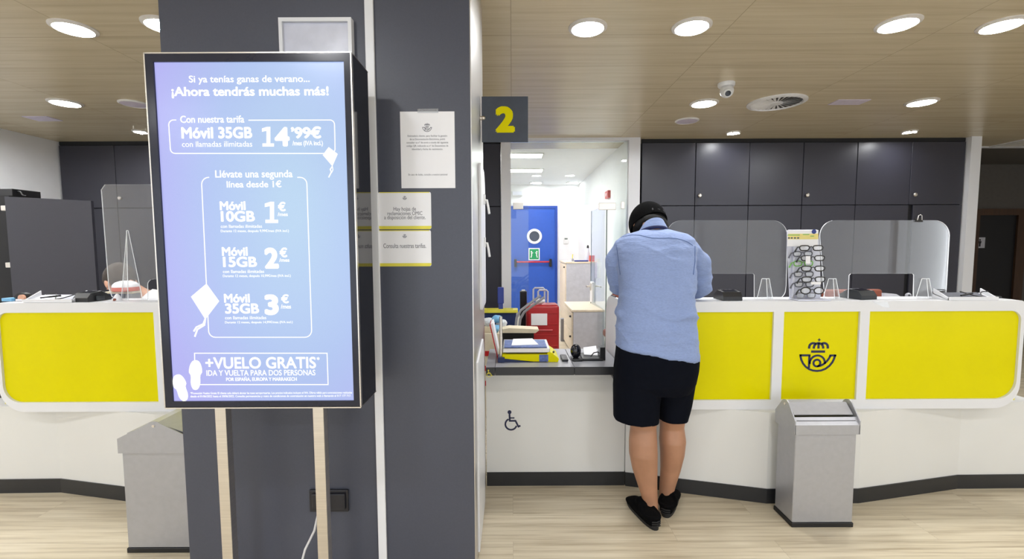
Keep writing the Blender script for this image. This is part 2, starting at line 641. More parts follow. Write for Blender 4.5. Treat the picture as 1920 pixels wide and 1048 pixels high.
# corridor at the right
struct('wall_corridor_back', MB().box(5.34, XR + .1, 7.2, 7.3, 0, CEIL), M['corridor'])
struct('wall_corridor_left', MB().box(5.34, 5.42, 6.02, 7.2, 0, CEIL), M['corridor'])
struct('ceiling_corridor', MB().box(5.34, XR + .1, 5.92, 7.3, CEIL, CEIL + .1), M['corridor'])
struct('trim_corridor', MB().box(5.52, XR, 5.90, 5.96, CEIL - .012, CEIL + .001), M['white_frame'])

# pillar wall in the middle
PY0, PY1 = 1.79, 2.50
PXR = P(885, 500, PY0).x
PXL = P(325, 500, PY0).x
struct('wall_pillar', MB().box(PXL, PXR, PY0, PY1, 0, CEIL), M['grey_panel'])
a, b_ = P(692, 300, PY0).x, P(708, 300, PY0).x
struct('trim_1', MB().box(a, b_, PY0 - .012, PY0, 0, CEIL, .002), M['white_frame'])
struct('trim_2', MB().box(PXR, PXR + .004, PY0 + .002, PY1, 0, CEIL), M['steel_v'])
# white end panel of the cupboards
ex0, ex1 = P(1805, 400, YB).x, P(1824, 400, YB).x
struct('trim_3', MB().box(ex0, ex1, YB - .05, 6.0, 0, CEIL), M['white_frame'])

# glass partition to the storage room: posts, transom, panes
gx0, gx1 = P(940, 400, 5.33).x, P(958, 400, 5.33).x
gx2, gx3 = P(1178, 400, 5.33).x, P(1199, 400, 5.33).x
mb = MB()
mb.box(gx0, gx1, 5.33, 5.45, 0, CEIL).box(gx2, gx3, 5.33, 5.45, 0, CEIL).box(gx1, gx2, 5.33, 5.45, CEIL - .03, CEIL)
struct('trim_4', mb, M['white_frame'])
ztr = P(1050, 384, 5.38).z
w = MB(); w.m = 0
w.flat([[(gx1, ztr), (gx2, ztr), (gx2, CEIL - .03), (gx1, CEIL - .03)]], .01, FXZ(5.39), edge=1)
window1 = struct('window_1', w, [M['glass'], M['glass_edge']])
xe = P(991, 500, 5.39).x
w = MB().flat([[(gx1, 0.01), (xe, 0.01), (xe, ztr - .004), (gx1, ztr - .004)]], .01, FXZ(5.39), edge=1)
struct('window_2', w, [M['glass'], M['glass_edge']])
xh = P(1137, 500, 5.39).x
w = MB().flat([[(xh + .006, 0.01), (gx2, 0.01), (gx2, ztr - .004), (xh + .006, ztr - .004)]], .01, FXZ(5.39), edge=1)
struct('window_3', w, [M['glass'], M['glass_edge']])
# open glass door leaf, swung into the storage room
ang = rad(93)
LW = .80
dl = bpy.data.objects.new('door_1', None); COL.objects.link(dl); dl.location = (xh, 5.39, 0); dl['kind'] = 'structure'
dx, dy = math.cos(ang), math.sin(ang)
leaf = lambda u, v, w_: (xh + u * dx - w_ * dy, 5.40 + u * dy + w_ * dx, v)
obj('leaf', MB().flat([[(0, .01), (LW, .01), (LW, ztr - .01), (0, ztr - .01)]], .01, leaf, edge=1), [M['glass_leaf'], M['glass_edge']], dl)
obj('patch_fitting', MB().box(xh - .10, xh + .10, 5.375, 5.405, ztr - .06, ztr + .02, .004), M['steel'], dl)
hx, hy, _ = leaf(.70, 0, 0)
lk = obj('lock_plate', MB().box(hx - .02, hx + .02, hy - .07, hy + .08, .60, .88, .01), M['paper'], dl)
hd = MB().box(hx - .036, hx - .02, hy - .02, hy + .02, .76, .86, .005).tube([(hx - .03, hy, .82), (hx - .08, hy, .82), (hx - .085, hy - .13, .82)], .01)
hd.box(hx + .02, hx + .036, hy - .02, hy + .02, .76, .86, .005).tube([(hx + .03, hy, .82), (hx + .08, hy, .82), (hx + .085, hy - .13, .82)], .01)
obj('door_handle', hd, M['steel'], dl, True)
obj('notice', MB().box(hx - .009, hx - .006, hy - .35, hy - .22, .95, 1.15), M['frosted'], dl)
for nm, px0, px1, p0, p1 in (('patch_fitting', 962, 981, 378, 391),):
    pass
struct('trim_5', MB().box(P(962, 380, 5.375).x, P(981, 380, 5.375).x, 5.372, 5.405, ztr - .05, ztr + .03, .004)
       .box(P(1165, 380, 5.375).x, P(1171, 380, 5.375).x, 5.372, 5.405, ztr - .05, ztr + .03, .003), M['steel'])

# blue emergency door in the far wall
d0 = P(957, 500, YS).x; d1 = P(1040, 500, YS).x; dz = P(1000, 391, YS).z
bd = bpy.data.objects.new('door_2', None); COL.objects.link(bd); bd.location = ((d0 + d1) / 2, YS, 0); bd['kind'] = 'structure'
fr = MB().box(d0 - .05, d0, YS - .05, YS, 0, dz + .05).box(d1, d1 + .05, YS - .05, YS, 0, dz + .05).box(d0, d1, YS - .05, YS, dz, dz + .05)
obj('door_frame', fr, M['blue_door_dark'], bd)
obj('leaf', MB().box(d0, d1, YS - .04, YS, .005, dz), M['blue_door'], bd)
pc = P(1002, 443, YS - .05)
pr = 14 / FPX * YS
obj('porthole_ring', MB().lathe((pc.x, YS - .04, pc.z), [(pr * .68, -.001), (pr * .68, -.02), (pr, -.02), (pr, -.001)], 'Y', 32, False), M['white_frame'], bd, True)
obj('porthole_glass', MB().lathe((pc.x, YS - .04, pc.z), [(pr * .68, -.002), (pr * .68, -.006)], 'Y', 32), M['sign_grey'], bd)
s0, s1 = P(991, 488, YS - .05), P(1012, 465, YS - .05)
gs = obj('exit_plate', MB().box(s0.x, s1.x, YS - .046, YS - .04, s0.z, s1.z), M['paper'], bd)
obj('exit_field', MB().box(s0.x + .02, s1.x - .02, YS - .048, YS - .046, s0.z + .02, s1.z - .02), M['green_sign'], gs)
# two figures flanking an arrow on the exit plate
cx_, cz_ = (s0.x + s1.x) / 2, (s0.z + s1.z) / 2
fg = MB()
for s in (-1, 1):
    fg.lathe((cx_ + s * .055, YS - .048, cz_ + .05), [(.016, 0), (.016, -.002)], 'Y', 14)
    fg.stroke([(cx_ + s * .055, cz_ + .03), (cx_ + s * .05, cz_ - .02), (cx_ + s * .065, cz_ - .07)], .02, FXZ(YS - .048), .002)
    fg.stroke([(cx_ + s * .02, cz_ + .03), (cx_ + s * .06, cz_ + .015)], .014, FXZ(YS - .048), .002)
obj('exit_pictogram', fg, M['paper'], gs)
bz = P(1002, 491, YS - .1).z
pb = obj('push_bar', MB().tube([(d0 + .12, YS - .12, bz), (d1 - .10, YS - .12, bz)], .016), M['red'], bd, True)
obj('push_bar_arm', MB().box(d0 + .08, d0 + .13, YS - .14, YS - .04, bz - .10, bz + .06, .01).box(d1 - .12, d1 - .07, YS - .14, YS - .04, bz - .10, bz + .06, .01), M['black_plastic'], pb)

# toilet door at the end of the corridor
cd0 = P(1818, 600, 7.2).x; cd1 = P(1888, 600, 7.2).x; cdz = P(1860, 404, 7.2).z
td = bpy.data.objects.new('door_3', None); COL.objects.link(td); td.location = ((cd0 + cd1) / 2, 7.2, 0); td['kind'] = 'structure'
obj('door_frame', MB().box(cd0 - .12, cd0, 7.14, 7.2, 0, cdz + .10).box(cd1, cd1 + .14, 7.14, 7.2, 0, cdz + .10).box(cd0, cd1, 7.14, 7.2, cdz, cdz + .10), M['wood_frame'], td)
obj('leaf', MB().box(cd0, cd1, 7.17, 7.2, .005, cdz), M['black_door'], td)
s0, s1 = P(1827, 465, 7.16), P(1848, 445, 7.16)
tp = tag(obj('toilet_sign', MB().box(s0.x, s1.x, 7.163, 7.169, s0.z, s1.z, .001), M['cab_grey']), 'small grey square sign with a standing man figure on the dark corridor door', 'sign')
cx_, cz_ = (s0.x + s1.x) / 2, (s0.z + s1.z) / 2
h_ = s1.z - s0.z
fg = MB().lathe((cx_, 7.163, cz_ + h_ * .26), [(h_ * .08, 0), (h_ * .08, -.002)], 'Y', 16)
fg.box(cx_ - h_ * .13, cx_ + h_ * .13, 7.161, 7.163, cz_ - h_ * .05, cz_ + h_ * .16)
fg.box(cx_ - h_ * .08, cx_ + h_ * .08, 7.161, 7.163, cz_ - h_ * .36, cz_ - h_ * .05)
obj('man_figure', fg, M['black_door'], tp)

# ================================================================== CUPBOARDS
def cupboard(x0, x1, zs, name_label, knob_px=None, gap=None):
    t = thing('wall_cupboard', name_label, 'cupboard', ((x0 + x1) / 2, YB, 0), 'tall grey cupboards along the back wall')
    obj('carcass', MB().box(x0 + .003, x1 - .003, YB + .03, 5.97, 0, CEIL - .045), M['dark_gap'], t)
    obj('top_filler', MB().box(x0, x1, YB + .012, YB + .03, CEIL - .045, CEIL - .001), M['dark_gap'], t)
    xm = (x0 + x1) / 2
    g = .004
    for k, (a, c) in enumerate(((x0 + g, xm - g), (xm + g, x1 - g))):
        obj('door', MB().box(a, c, YB, YB + .022, zs + g, CEIL - .05, .002, 1), M['cupboard'], t)
        aa = a + (.05 if (gap and k == 1) else 0)
        obj('door', MB().box(aa, c, YB, YB + .022, .03, zs - g, .002, 1), M['cupboard'], t)
    kz = P(1308, 367, YB).z
    obj('knob', MB().lathe((xm + .05, YB, kz), [(.008, 0), (.008, -.012), (.02, -.016), (.022, -.028), (.014, -.036), (.002, -.037)], 'Y', 18), M['steel'], t, True)
    return t


zsp = P(1450, 385, YB).z
rx0, rx1 = P(1203, 330, YB).x, ex0 - .01
wU = (rx1 - rx0) / 3
names = ['tall slate grey cupboard behind the capped customer, first of three from the glass',
         'tall slate grey cupboard in the middle of three behind the right counter',
         'tall slate grey cupboard with a dark open gap beside the white end panel']
for i in range(3):
    cupboard(rx0 + wU * i, rx0 + wU * (i + 1), zsp, names[i], gap=(i == 2))
lx0, lx1 = XL + .02, gx0 - .005
wL = (lx1 - lx0) / 4
names = ['tall dark cupboard in the corner behind the left counter beside the white wall',
         'tall dark cupboard behind the bent clerk, seen through the acrylic screen', None,
         'narrow dark strip of cupboard showing between the pillar and the white glass frame']
for i in (0, 1, 3):
    cupboard(lx0 + wL * i, lx0 + wL * (i + 1), zsp, names[i])

# free cabinet with an open door at the far left
oy = 3.55
c0 = P(8, 365, oy); c1 = P(166, 378, oy)
t = thing('document_cabinet', 'low dark grey cabinet at the far left below the white wall', 'cabinet', (c0.x - .3, oy, 0))
zt = P(60, 368, oy).z
obj('carcass', MB().box(c0.x - .9, c0.x - .02, oy + .05, oy + .50, 0, zt + .01), M['dark_gap'], t)
dr = obj('door', MB().prism([(c0.x, oy, .04), (c1.x, oy + .02, .04), (c1.x, oy + .02, zt - .035), (c0.x, oy, zt)], (0, .022, 0)), M['cupboard'], t)
for z in (P(12, 390, oy).z, P(12, 497, oy).z):
    obj('hinge', MB().box(c0.x - .05, c0.x - .012, oy + .01, oy + .05, z - .02, z + .02, .004), M['steel'], dr)
b0 = P(-20, 365, oy + .1); b1 = P(27, 348, oy + .1)
tag(obj('flat_device', MB().box(b0.x, b1.x, oy + .08, oy + .3, zt + .011, zt + .07, .004), M['black_plastic']), 'flat black device lying on top of the far left cabinet', 'device')
tag(obj('cable', MB().tube([(b1.x, oy + .12, zt + .05), (b1.x + .03, oy + .11, zt + .05), (b1.x + .06, oy + .1, zt + .02), (b1.x + .09, oy + .1, zt - .005 + .02)], .005), M['black_plastic'], None, True),
    'short black cable hanging off the flat device at the far left', 'cable')

# ================================================================== COUNTERS
ZT = P(1500, 565, YC).z            # counter top
ZBm = P(1500, 767, YC).z
YLEDGE = 2.56


def logo(mb, cx, cz, s, fn, t=0.001):
    """Crowned post horn drawn in strokes; s = world size of one drawing unit."""
    q = lambda pts: [(cx + (x - 550) * s, cz - (y - 540) * s) for x, y in pts]
    w = 40 * s
    k = lambda p, ww=w, c=False: mb.stroke(q(p), ww, fn, t, c)
    k([(535, 256), (588, 256)], 14 * s); k([(561, 230), (561, 282)], 14 * s)
    left = [(385, 417), (385, 385), (395, 350), (418, 327), (450, 316), (480, 320), (505, 332)]
    k(left); k([(1110 - x, y) for x, y in left])
    k([(469, 417), (470, 390), (480, 358), (505, 330), (552, 314), (602, 330), (628, 358), (640, 390), (641, 417)])
    k([(555, 417), (555, 314)])
    k([(425, 472), (677, 472)], 42 * s)
    outer = [(231, 522), (234, 560), (250, 620), (285, 690), (335, 750), (400, 797), (470, 822), (545, 830), (620, 822), (700, 790), (770, 735), (820, 670), (850, 600), (866, 528)]
    k(outer, 36 * s)
    k([(215, 540), (415, 540)], 38 * s)
    k([(397, 540), (396, 650), (397, 775)], 38 * s)
    ring = [(545 + 138 * math.cos(a), 682 - 138 * math.sin(a)) for a in [rad(d) for d in range(-8, 200, 14)]]
    k(ring, 36 * s)
    c2 = [(538 + 62 * math.cos(2 * PI * i / 24), 684 + 62 * math.sin(2 * PI * i / 24)) for i in range(24)]
    k(c2, 36 * s, True)
    k([(540, 745), (600, 735), (660, 705), (715, 655), (755, 600), (782, 545)], 36 * s)
    k([(760, 545), (884, 545)], 36 * s)


def counter_front(t, x0, x1, z0, z1, holes, radii, Y=YC, th=.03):
    loops = [rr(x0, x1, z0, z1, radii, 10)] + [rr(a, b, c, d, r, 8) for a, b, c, d, r in holes]
    obj('front_frame', MB().flat(loops, th, FXZ(Y + th / 2)), M['white_frame'], t)
    out = []
    for a, b, c, d, r in holes:
        out.append(obj('yellow_panel', MB().box(a - .01, b + .01, Y + .012, Y + .028, c - .01, d + .01), M['yellow'], t))
    return out


# right counter
X = lambda px, py=650, Y=YC: P(px, py, Y).x
Zy = lambda py, px=1500, Y=YC: P(px, py, Y).z
cx0 = X(1178); cx1 = X(1918)
zy0, zy1 = Zy(749.5), Zy(584.5)
rc = thing('service_counter', 'long white counter with three yellow panels and crowned horn emblem at right', 'counter', ((cx0 + cx1) / 2, YC, 0))
holes = [(cx0 + .05, X(1449), zy0, zy1, 0), (X(1468), X(1610), zy0, zy1, 0), (X(1628), X(1911), zy0, zy1, (.0, .10, .05, .0))]
pan = counter_front(rc, cx0, cx1, ZBm, ZT, holes, (0, .13, .03, 0))
lg = MB(); logo(lg, X(1537), Zy(667, 1537), 0.105 * YC / FPX, FXZ(YC + .0119), .0015)
plabel(obj('emblem', lg, M['navy'], pan[1]), 'navy crowned post horn emblem')
obj('counter_top', MB().box(cx0, cx1 - .02, YC + .03, YLEDGE, ZT - .03, ZT, .003), M['white_frame'], rc)
obj('body', MB().box(cx0 + .03, cx1 - .06, YC + .031, YLEDGE, ZBm + .002, ZT - .031), M['white_base'], rc)
obj('rear_rail', MB().box(P(1864, 560, 2.44).x, cx1 - .03, 2.44, 2.50, ZT + .0005, ZT + .012, .003), M['terminal'], rc)
# side panel with rounded back edge
sp = [(YC + .031, ZBm), (2.84, ZBm), (2.84, ZT - .13)] + [(2.70 + .14 * math.cos(a), ZT - .13 + .125 * math.sin(a)) for a in [rad(d) for d in (15, 30, 45, 60, 75, 90)]] + [(YC + .031, ZT - .005)]
obj('side_panel', MB().flat([sp], .018, FYZ(cx0 - .009)), M['white_frame'], rc)
obj('edge_band', MB().tube([(cx0 - .012, 2.60, ZT), (cx0 - .012, 2.70, ZT - .001), (cx0 - .014, 2.77, ZT - .03), (cx0 - .014, 2.82, ZT - .075)], .004), M['black_plastic'], rc, True)


def base_line(px_pts):
    return [P(px, py, Z=0) for px, py in px_pts]


def base(t, pts, zt, back):
    """Counter base following floor points, with a black plinth strip."""
    poly = [(p.x, p.y) for p in pts] + [(pts[-1].x, back), (pts[0].x, back)]
    obj('base', MB().flat([poly], zt - .078, FXY((zt + .078) / 2)), M['white_base'], t)
    strip = [(p.x, p.y - .006) for p in pts] + [(pts[-1].x, back + .002), (pts[0].x, back + .002)]
    obj('plinth', MB().flat([strip], .078, FXY(.0395)), M['black_plinth'], t)


bp = base_line([(1172, 910), (1436, 943), (1608, 942.5), (1793, 915.5), (1935, 914)])
base(rc, bp, ZBm, 2.75)

# left counter
lc0 = P(-9, 650, YC).x; lc1 = P(560, 650, YC).x
ZTL = P(200, 567.5, YC).z
lzb = P(150, 772, YC).z; lz0 = P(150, 754.5, YC).z; lz1 = P(150, 586, YC).z
lc = thing('service_counter', 'long white counter with a yellow panel at left, running behind the big screen', 'counter', ((lc0 + lc1) / 2, YC, 0))
holes = [(P(-1, 650, YC).x, P(291, 650, YC).x, lz0, lz1, (.09, 0, 0, .05)), (P(312, 650, YC).x, P(450, 650, YC).x, lz0, lz1, 0)]
counter_front(lc, lc0, lc1, lzb, ZTL, holes, (.13, 0, 0, .03))
obj('counter_top', MB().box(lc0 + .02, lc1, YC + .03, YLEDGE, ZTL - .03, ZTL, .003), M['white_frame'], lc)
obj('body', MB().box(lc0 + .06, lc1 - .03, YC + .031, YLEDGE, lzb + .002, ZTL - .031), M['white_base'], lc)
bp = base_line([(-40, 924.5), (117, 922.5), (300, 947), (480, 944)])
base(lc, bp, lzb, 2.75)

# low accessible counter
ac = thing('accessible_counter', 'low white counter with dark worktop and wheelchair symbols beside the pillar', 'counter', (.2, 2.5, 0))
az = .72
q0 = P(913, 910, Z=0); q1 = P(1171, 911, Z=0)
xq = cx0 - .032
obj('base', MB().flat([[(q0.x, .078), (q1.x, .078), (q1.x, ZBm - .004), (xq, ZBm - .004), (xq, az - .045), (q0.x, az - .045)]], .03, FXZ(q0.y + .015)), M['white_base'], ac)
obj('plinth', MB().box(q0.x, q1.x, q0.y - .006, q0.y + .02, 0, .078), M['black_plinth'], ac)
wx0, wx1, wx2 = P(911, 700, YC).x, P(1077, 700, YC).x, cx0 - .03
wt = MB(); 
for a, c in ((P(928, 700, YC).x + .001, wx1 - .001), (wx1 + .001, wx2)):
    wt.box(a, c, YC, 2.78, az - .044, az, .002, 1)
wt.prism([(wx0, YC, az - .044), (P(928, 700, YC).x - .001, YC, az - .044), (P(928, 700, YC).x - .001, 2.78, az - .044), (wx0, 2.78, az - .044)], (0, 0, .044))
wo = obj('worktop', wt, [M['worktop'], M['worktop_edge']], ac)
for p in wo.data.polygons:
    if p.normal.y < -0.7: p.material_index = 1
obj('bracket', MB().prism([(wx2 - .05, YC + .02, az - .046), (wx2 - .02, YC + .02, az - .046), (wx2 - .02, YC + .02, az - .10)], (0, .2, 0)), M['black_plastic'], ac)


def wheelchair(mb, cx, cz, h, fn, t=.001):
    s = h / 40.0
    q = lambda pts: [(cx + x * s, cz + y * s) for x, y in pts]
    mb.flat([[(cx + (-5 + 4.0 * math.cos(2 * PI * i / 20)) * s, cz + (17 + 4.0 * math.sin(2 * PI * i / 20)) * s) for i in range(20)]], t * 2, lambda u, v, w: fn(u, v, w + t / 2))
    mb.stroke(q([(-5, 13), (-4.5, -1), (7, -1), (13, -13), (17, -11)]), 3.6 * s, fn, t)
    mb.stroke(q([(-5, 5), (5, 5)]), 2.6 * s, fn, t)
    arc = [(-2 + 11.5 * math.cos(a), -8 + 11.5 * math.sin(a)) for a in [rad(d) for d in range(115, 345, 12)]]
    mb.stroke(q(arc), 3.4 * s, fn, t)


c_ = P(960, 788, q0.y)
wm = MB(); wheelchair(wm, c_.x, c_.z, 38 * q0.y / FPX, FXZ(q0.y))
plabel(obj('wheelchair_symbol', wm, M['navy'], ac), 'large navy wheelchair symbol')
c_ = P(917.5, 700, YC)
st = obj('sticker', MB().box(P(911.5, 700, YC).x, P(924, 700, YC).x, YC - .0012, YC, az - .042, az - .002), M['worktop_edge'], ac)
wm = MB(); wheelchair(wm, c_.x, c_.z, 14 * YC / FPX, FXZ(YC - .0012))
plabel(obj('wheelchair_symbol', wm, M['yellow_green'], st), 'small yellow wheelchair symbol')

# ================================================================== CEILING FIXTURES
def downlight(px, py, d, label, spot=False, pos=None):
    c = pos or P(px, py, Z=CEIL)
    t = thing('downlight', label, 'ceiling light', (c.x, c.y, CEIL), 'round ceiling downlights')
    r = d / 2
    obj('lamp_ring', MB().lathe((c.x, c.y, CEIL), [(r * 1.24, 0), (r * 1.23, -.006), (r * 1.02, -.014), (r * .98, -.004)], 'Z', 40, False), M['lamp_ring'], t, True)
    obj('diffuser', MB().lathe((c.x, c.y, CEIL), [(r * .985, -.003), (r * .985, -.005)], 'Z', 40), M['spot'] if spot else M['lamp'], t)
    if spot:
        for k in range(3):
            a = k * 2.1
            b = MB().box(c.x + math.cos(a) * r * 1.1 - .008, c.x + math.cos(a) * r * 1.1 + .008, c.y + math.sin(a) * r * 1.1 - .008, c.y + math.sin(a) * r * 1.1 + .008, CEIL - .02, CEIL - .002)
            obj('clip', b, M['lamp_ring'], t)
    return t


downlight(1102, 51, .178, 'large round downlight nearest the pillar on its right side')
downlight(1297, 49, .178, 'large round downlight second from the pillar in the near right row')
downlight(1684, 44, .178, 'large round downlight third from the pillar in the near right row')
downlight(1878, 46, .178, 'large round downlight at the right end of the near row')
downlight(1320, 193, .195, 'round downlight just left of the white dome camera')
downlight(1728, 191, .195, 'round downlight right of the lilac ceiling plate')
downlight(1375, 248, .12, 'small ceiling spotlight behind the dome camera and above the cupboards', True)
downlight(1706, 246, .12, 'small ceiling spotlight above the right end of the cupboards', True)
downlight(138, 52, .178, 'large round downlight at the upper left corner')
downlight(308, 46, .178, 'round downlight mostly hidden by the pillar left edge')
downlight(122, 192, .195, 'round downlight above the left counter near the white wall')
downlight(263, 246, .12, 'small ceiling spotlight above the dark left cupboards beside the screen', True)
for x, y in ((-4.5, 2.0), (4.4, 1.9), (-4.75, 3.95), (-4.7, 2.9), (-4.7, .6), (-3.2, .4), (-1.1, .3), (1.0, .3), (3.2, .4), (-3.2, -1.5), (-1.1, -1.5), (1.0, -1.5), (3.2, -1.5)):  # unseen downlights added to brighten the room and the left wall
    downlight(0, 0, .19, 'round downlight added out of view to brighten the room', pos=Vector((x, y, CEIL)))

# ceiling speakers
def speaker(px, py, d, label):
    c = P(px, py, Z=CEIL)
    t = thing('ceiling_speaker', label, 'speaker', (c.x, c.y, CEIL), 'round ceiling speakers')
    r = d / 2
    obj('rim', MB().lathe((c.x, c.y, CEIL), [(r, 0), (r, -.006), (r * .9, -.012), (r * .86, -.006)], 'Z', 36, False), M['cctv'], t, True)
    obj('grille', MB().lathe((c.x, c.y, CEIL), [(r * .88, -.004), (r * .86, -.009), (r * .4, -.012), (.001, -.012)], 'Z', 36), M['purple_panel'], t, True)


speaker(1288, 226, .23, 'pale round ceiling speaker in front of the glass partition')
speaker(252, 194, .23, 'pale round ceiling speaker beside the top of the screen')

# round swirl air diffuser
c = P(1456, 192, Z=CEIL)
t = thing('air_diffuser', 'round white swirl air diffuser in the wood ceiling', 'air vent', (c.x, c.y, CEIL))
obj('rim', MB().lathe((c.x, c.y, CEIL), [(.235, 0), (.235, -.008), (.20, -.016), (.195, -.004)], 'Z', 48, False), M['cctv'], t, True)
obj('backing', MB().lathe((c.x, c.y, CEIL), [(.197, -.001), (.197, -.003)], 'Z', 48), M['vent_dark'], t)
sl = MB()
for k in range(26):
    a = 2 * PI * k / 26
    ca, sa = math.cos(a), math.sin(a)
    def tp_(r, o, z):
        return (c.x + ca * r - sa * o, c.y + sa * r + ca * o, CEIL + z)
    w1, w2 = .011, .030
    v = [tp_(.045, -w1 * .5, -.010), tp_(.196, -w2 * .5, -.012), tp_(.196, w2 * .3, -.004), tp_(.045, w1 * .4, -.006)]
    sl.prism(v, (0, 0, .0015))
obj('swirl_blades', sl, M['cctv'], t)
obj('hub', MB().lathe((c.x, c.y, CEIL), [(.05, -.004), (.05, -.014), (.001, -.016)], 'Z', 30), M['cctv'], t, True)


def plate(px, py, w_, d_, label):
    c = P(px, py, Z=CEIL)
    tag(obj('ceiling_plate', MB().box(c.x - w_ / 2, c.x + w_ / 2, c.y - d_ / 2, c.y + d_ / 2, CEIL - .006, CEIL, .002, 1), M['purple_panel'], origin=(c.x, c.y, CEIL)), label, 'access panel', 'flat ceiling plates')


plate(1592, 191, .28, .14, 'flat lilac rectangular plate in the ceiling right of the swirl diffuser')
plate(80, 222, .24, .16, 'flat lilac rectangular plate in the ceiling above the white left wall')
c = P(1915, 268, Z=CEIL)
t = thing('ceiling_grille', 'small square vent in the ceiling at the right edge before the corridor', 'air vent', (c.x, c.y, CEIL))
obj('frame', MB().flat([rr(c.x - .2, c.x + .2, c.y - .2, c.y + .2, 0), rr(c.x - .16, c.x + .16, c.y - .16, c.y + .16, 0)], .01, FXY(CEIL - .005)), M['cctv'], t)
g = MB()
for k in range(6):
    g.box(c.x - .16, c.x + .16, c.y - .15 + k * .055, c.y - .12 + k * .055, CEIL - .008, CEIL - .003)
obj('slat', g, M['lamp_ring'], t)

# dome camera
c = P(1362, 156, Z=CEIL)
t = thing('security_camera', 'white turret security camera hanging from the wood ceiling', 'security camera', (c.x, c.y, CEIL))
obj('mount', MB().lathe((c.x, c.y, CEIL), [(.062, 0), (.062, -.018), (.056, -.028), (.05, -.03)], 'Z', 32), M['cctv'], t, True)
hd = obj('camera_ball', MB().ball((c.x, c.y - .01, CEIL - .062), .05, u=28, w=18), M['cctv'], t, True)
dv = Vector((-.22, -1, -.75)).normalized()
cc = Vector((c.x, c.y - .01, CEIL - .062))
obj('lens_ring', MB().tube([cc + dv * .03, cc + dv * .046, cc + dv * .052], [.036, .033, .026], 24), M['cctv'], hd, True)
obj('lens', MB().tube([cc + dv * .046, cc + dv * .054], .021, 24), M['black_gloss'], hd, True)

# ================================================================== PILLAR FITTINGS
# big information screen
SY = 1.50
sl_, sr_ = P(289, 430, SY).x, P(667.5, 430, SY).x
stp, sbt = P(465, 98, SY).z, P(490, 764, SY).z
SB = 1.67
t = thing('information_screen', 'tall lit screen with white lettering on blue, standing before the grey pillar', 'screen', ((sl_ + sr_) / 2, 1.58, 0))
obj('housing', MB().box(sl_, sr_, SY + .012, SB, sbt, stp, .002, 1), M['black_gloss'], t)
bz_ = .028
obj('bezel', MB().flat([rr(sl_ + .003, sr_ - .003, sbt + .003, stp - .003, .002, 2), rr(sl_ + bz_, sr_ - bz_ + .004, sbt + bz_ - .006, stp - bz_, 0)], .012, FXZ(SY + .006)), M['bezel'], t)
mb = MB()
for (a, b2) in (((sl_, stp), (sr_, stp)), ((sl_, sbt), (sr_, sbt))):
    mb.box(a[0], b2[0], SY - .001, SY + .012, a[1] - .003, a[1] + .001)
mb.box(sl_ - .001, sl_ + .003, SY - .001, SY + .012, sbt, stp).box(sr_ - .003, sr_ + .001, SY - .001, SY + .012, sbt, stp)
mb.box(sr_ - .001, sr_ + .001, SY + .012, SB, stp - .001, stp + .001).box(sr_ - .001, sr_ + .001, SY + .012, SB, sbt - .001, sbt + .001)
obj('metal_edge', mb, M['steel'], t)
disp = obj('display', MB().box(sl_ + bz_ - .003, sr_ - bz_ + .006, SY + .006, SY + .011, sbt + bz_ - .008, stp - bz_ + .003), M['screen'], t)
TXT = MB()
F = FXZ(SY + .0058)


def T(body, x0, x1, y0, y1, bold=0.0):
    ym = (y0 + y1) / 2
    TXT.text(body, F, P(x0, ym, SY).x, P(x1, ym, SY).x, P((x0 + x1) / 2, y1, SY).z, P((x0 + x1) / 2, y0, SY).z, bold, .0006)


def ONE(x0, x1, y0, y1):
    """Heavy figure one with a flag and a slab foot."""
    w_ = x1 - x0; h_ = y1 - y0
    q = [(0, .08), (.42, 0), (.70, 0), (.70, .84), (1, .84), (1, 1), (.04, 1), (.04, .84), (.38, .84), (.38, .20), (0, .25)]
    TXT.flat([[(P(x0 + a * w_, y0 + b * h_, SY).x, P(x0 + a * w_, y0 + b * h_, SY).z) for a, b in q]], .0008, lambda u, v, w: F(u, v, w + .0004))


T('Si ya tenías ganas de verano...', 352, 579, 140, 157, .012)
T('¡Ahora tendrás muchas más!', 319, 615, 161, 183, .03)
T('Con nuestra tarifa', 335.6, 456, 215.7, 229.4, .015)
T('Móvil 35GB', 337.6, 471, 237, 259, .035)
T('con llamadas ilimitadas', 339, 471, 264, 274.5)
T('4', 513, 541.5, 237, 274, .05)
ONE(489.5, 512, 237, 274)
T('’99€', 544, 601, 236, 259, .04)
T('/mes (IVA incl.)', 547, 604, 263, 274.5, .015)
T('Llévate una segunda', 401.5, 547, 318.5, 336.5, .015)
T('línea desde 1€', 423, 526, 338, 351, .015)
for k, (gb, n_, pr, ox, ys) in enumerate((('10GB', '1', '9,99', 0, (378, 394, 395, 415.6, 418, 396, 398, 405, 421, 427, 430, 436.5)),
                                          ('15GB', '2', '10,99', 4, (464, 480, 481, 501, 504, 482.7, 484, 491, 506, 512, 514.5, 521)),
                                          ('35GB', '3', '14,99', 8, (552, 568, 569, 588.6, 591.5, 569, 571, 579, 593, 599, 602, 608)))):
    T('Móvil', 410 + ox, 458.5 + ox, ys[0] - 1, ys[1], .035)
    T(gb, 412 + ox, 476 + ox, ys[2], ys[3], .035)
    nx = (495, 519) if k == 0 else (494, 521)
    if k == 0: ONE(nx[0], nx[1] + .8, ys[0], ys[4])
    else: T(n_, nx[0], nx[1], ys[0], ys[4], .05)
    ex = (0, 3, 6)[k]
    T('€', 519.5 + ex, 534 + ex, ys[0], ys[5], .035)
    T('/mes', 519 + ex, 538 + ex, ys[6], ys[7], .015)
    T('con llamadas ilimitadas', 412 + ox, 489.5 + ox, ys[8], ys[9])
    T('Durante 12 meses, después %s€/mes (IVA incl.)' % pr, 412 + ox, 540 + ox * .9, ys[10], ys[11])
T('+VUELO GRATIS', 383, 591, 670, 692, .022)
T('*', 592.5, 598, 670, 676, .02)
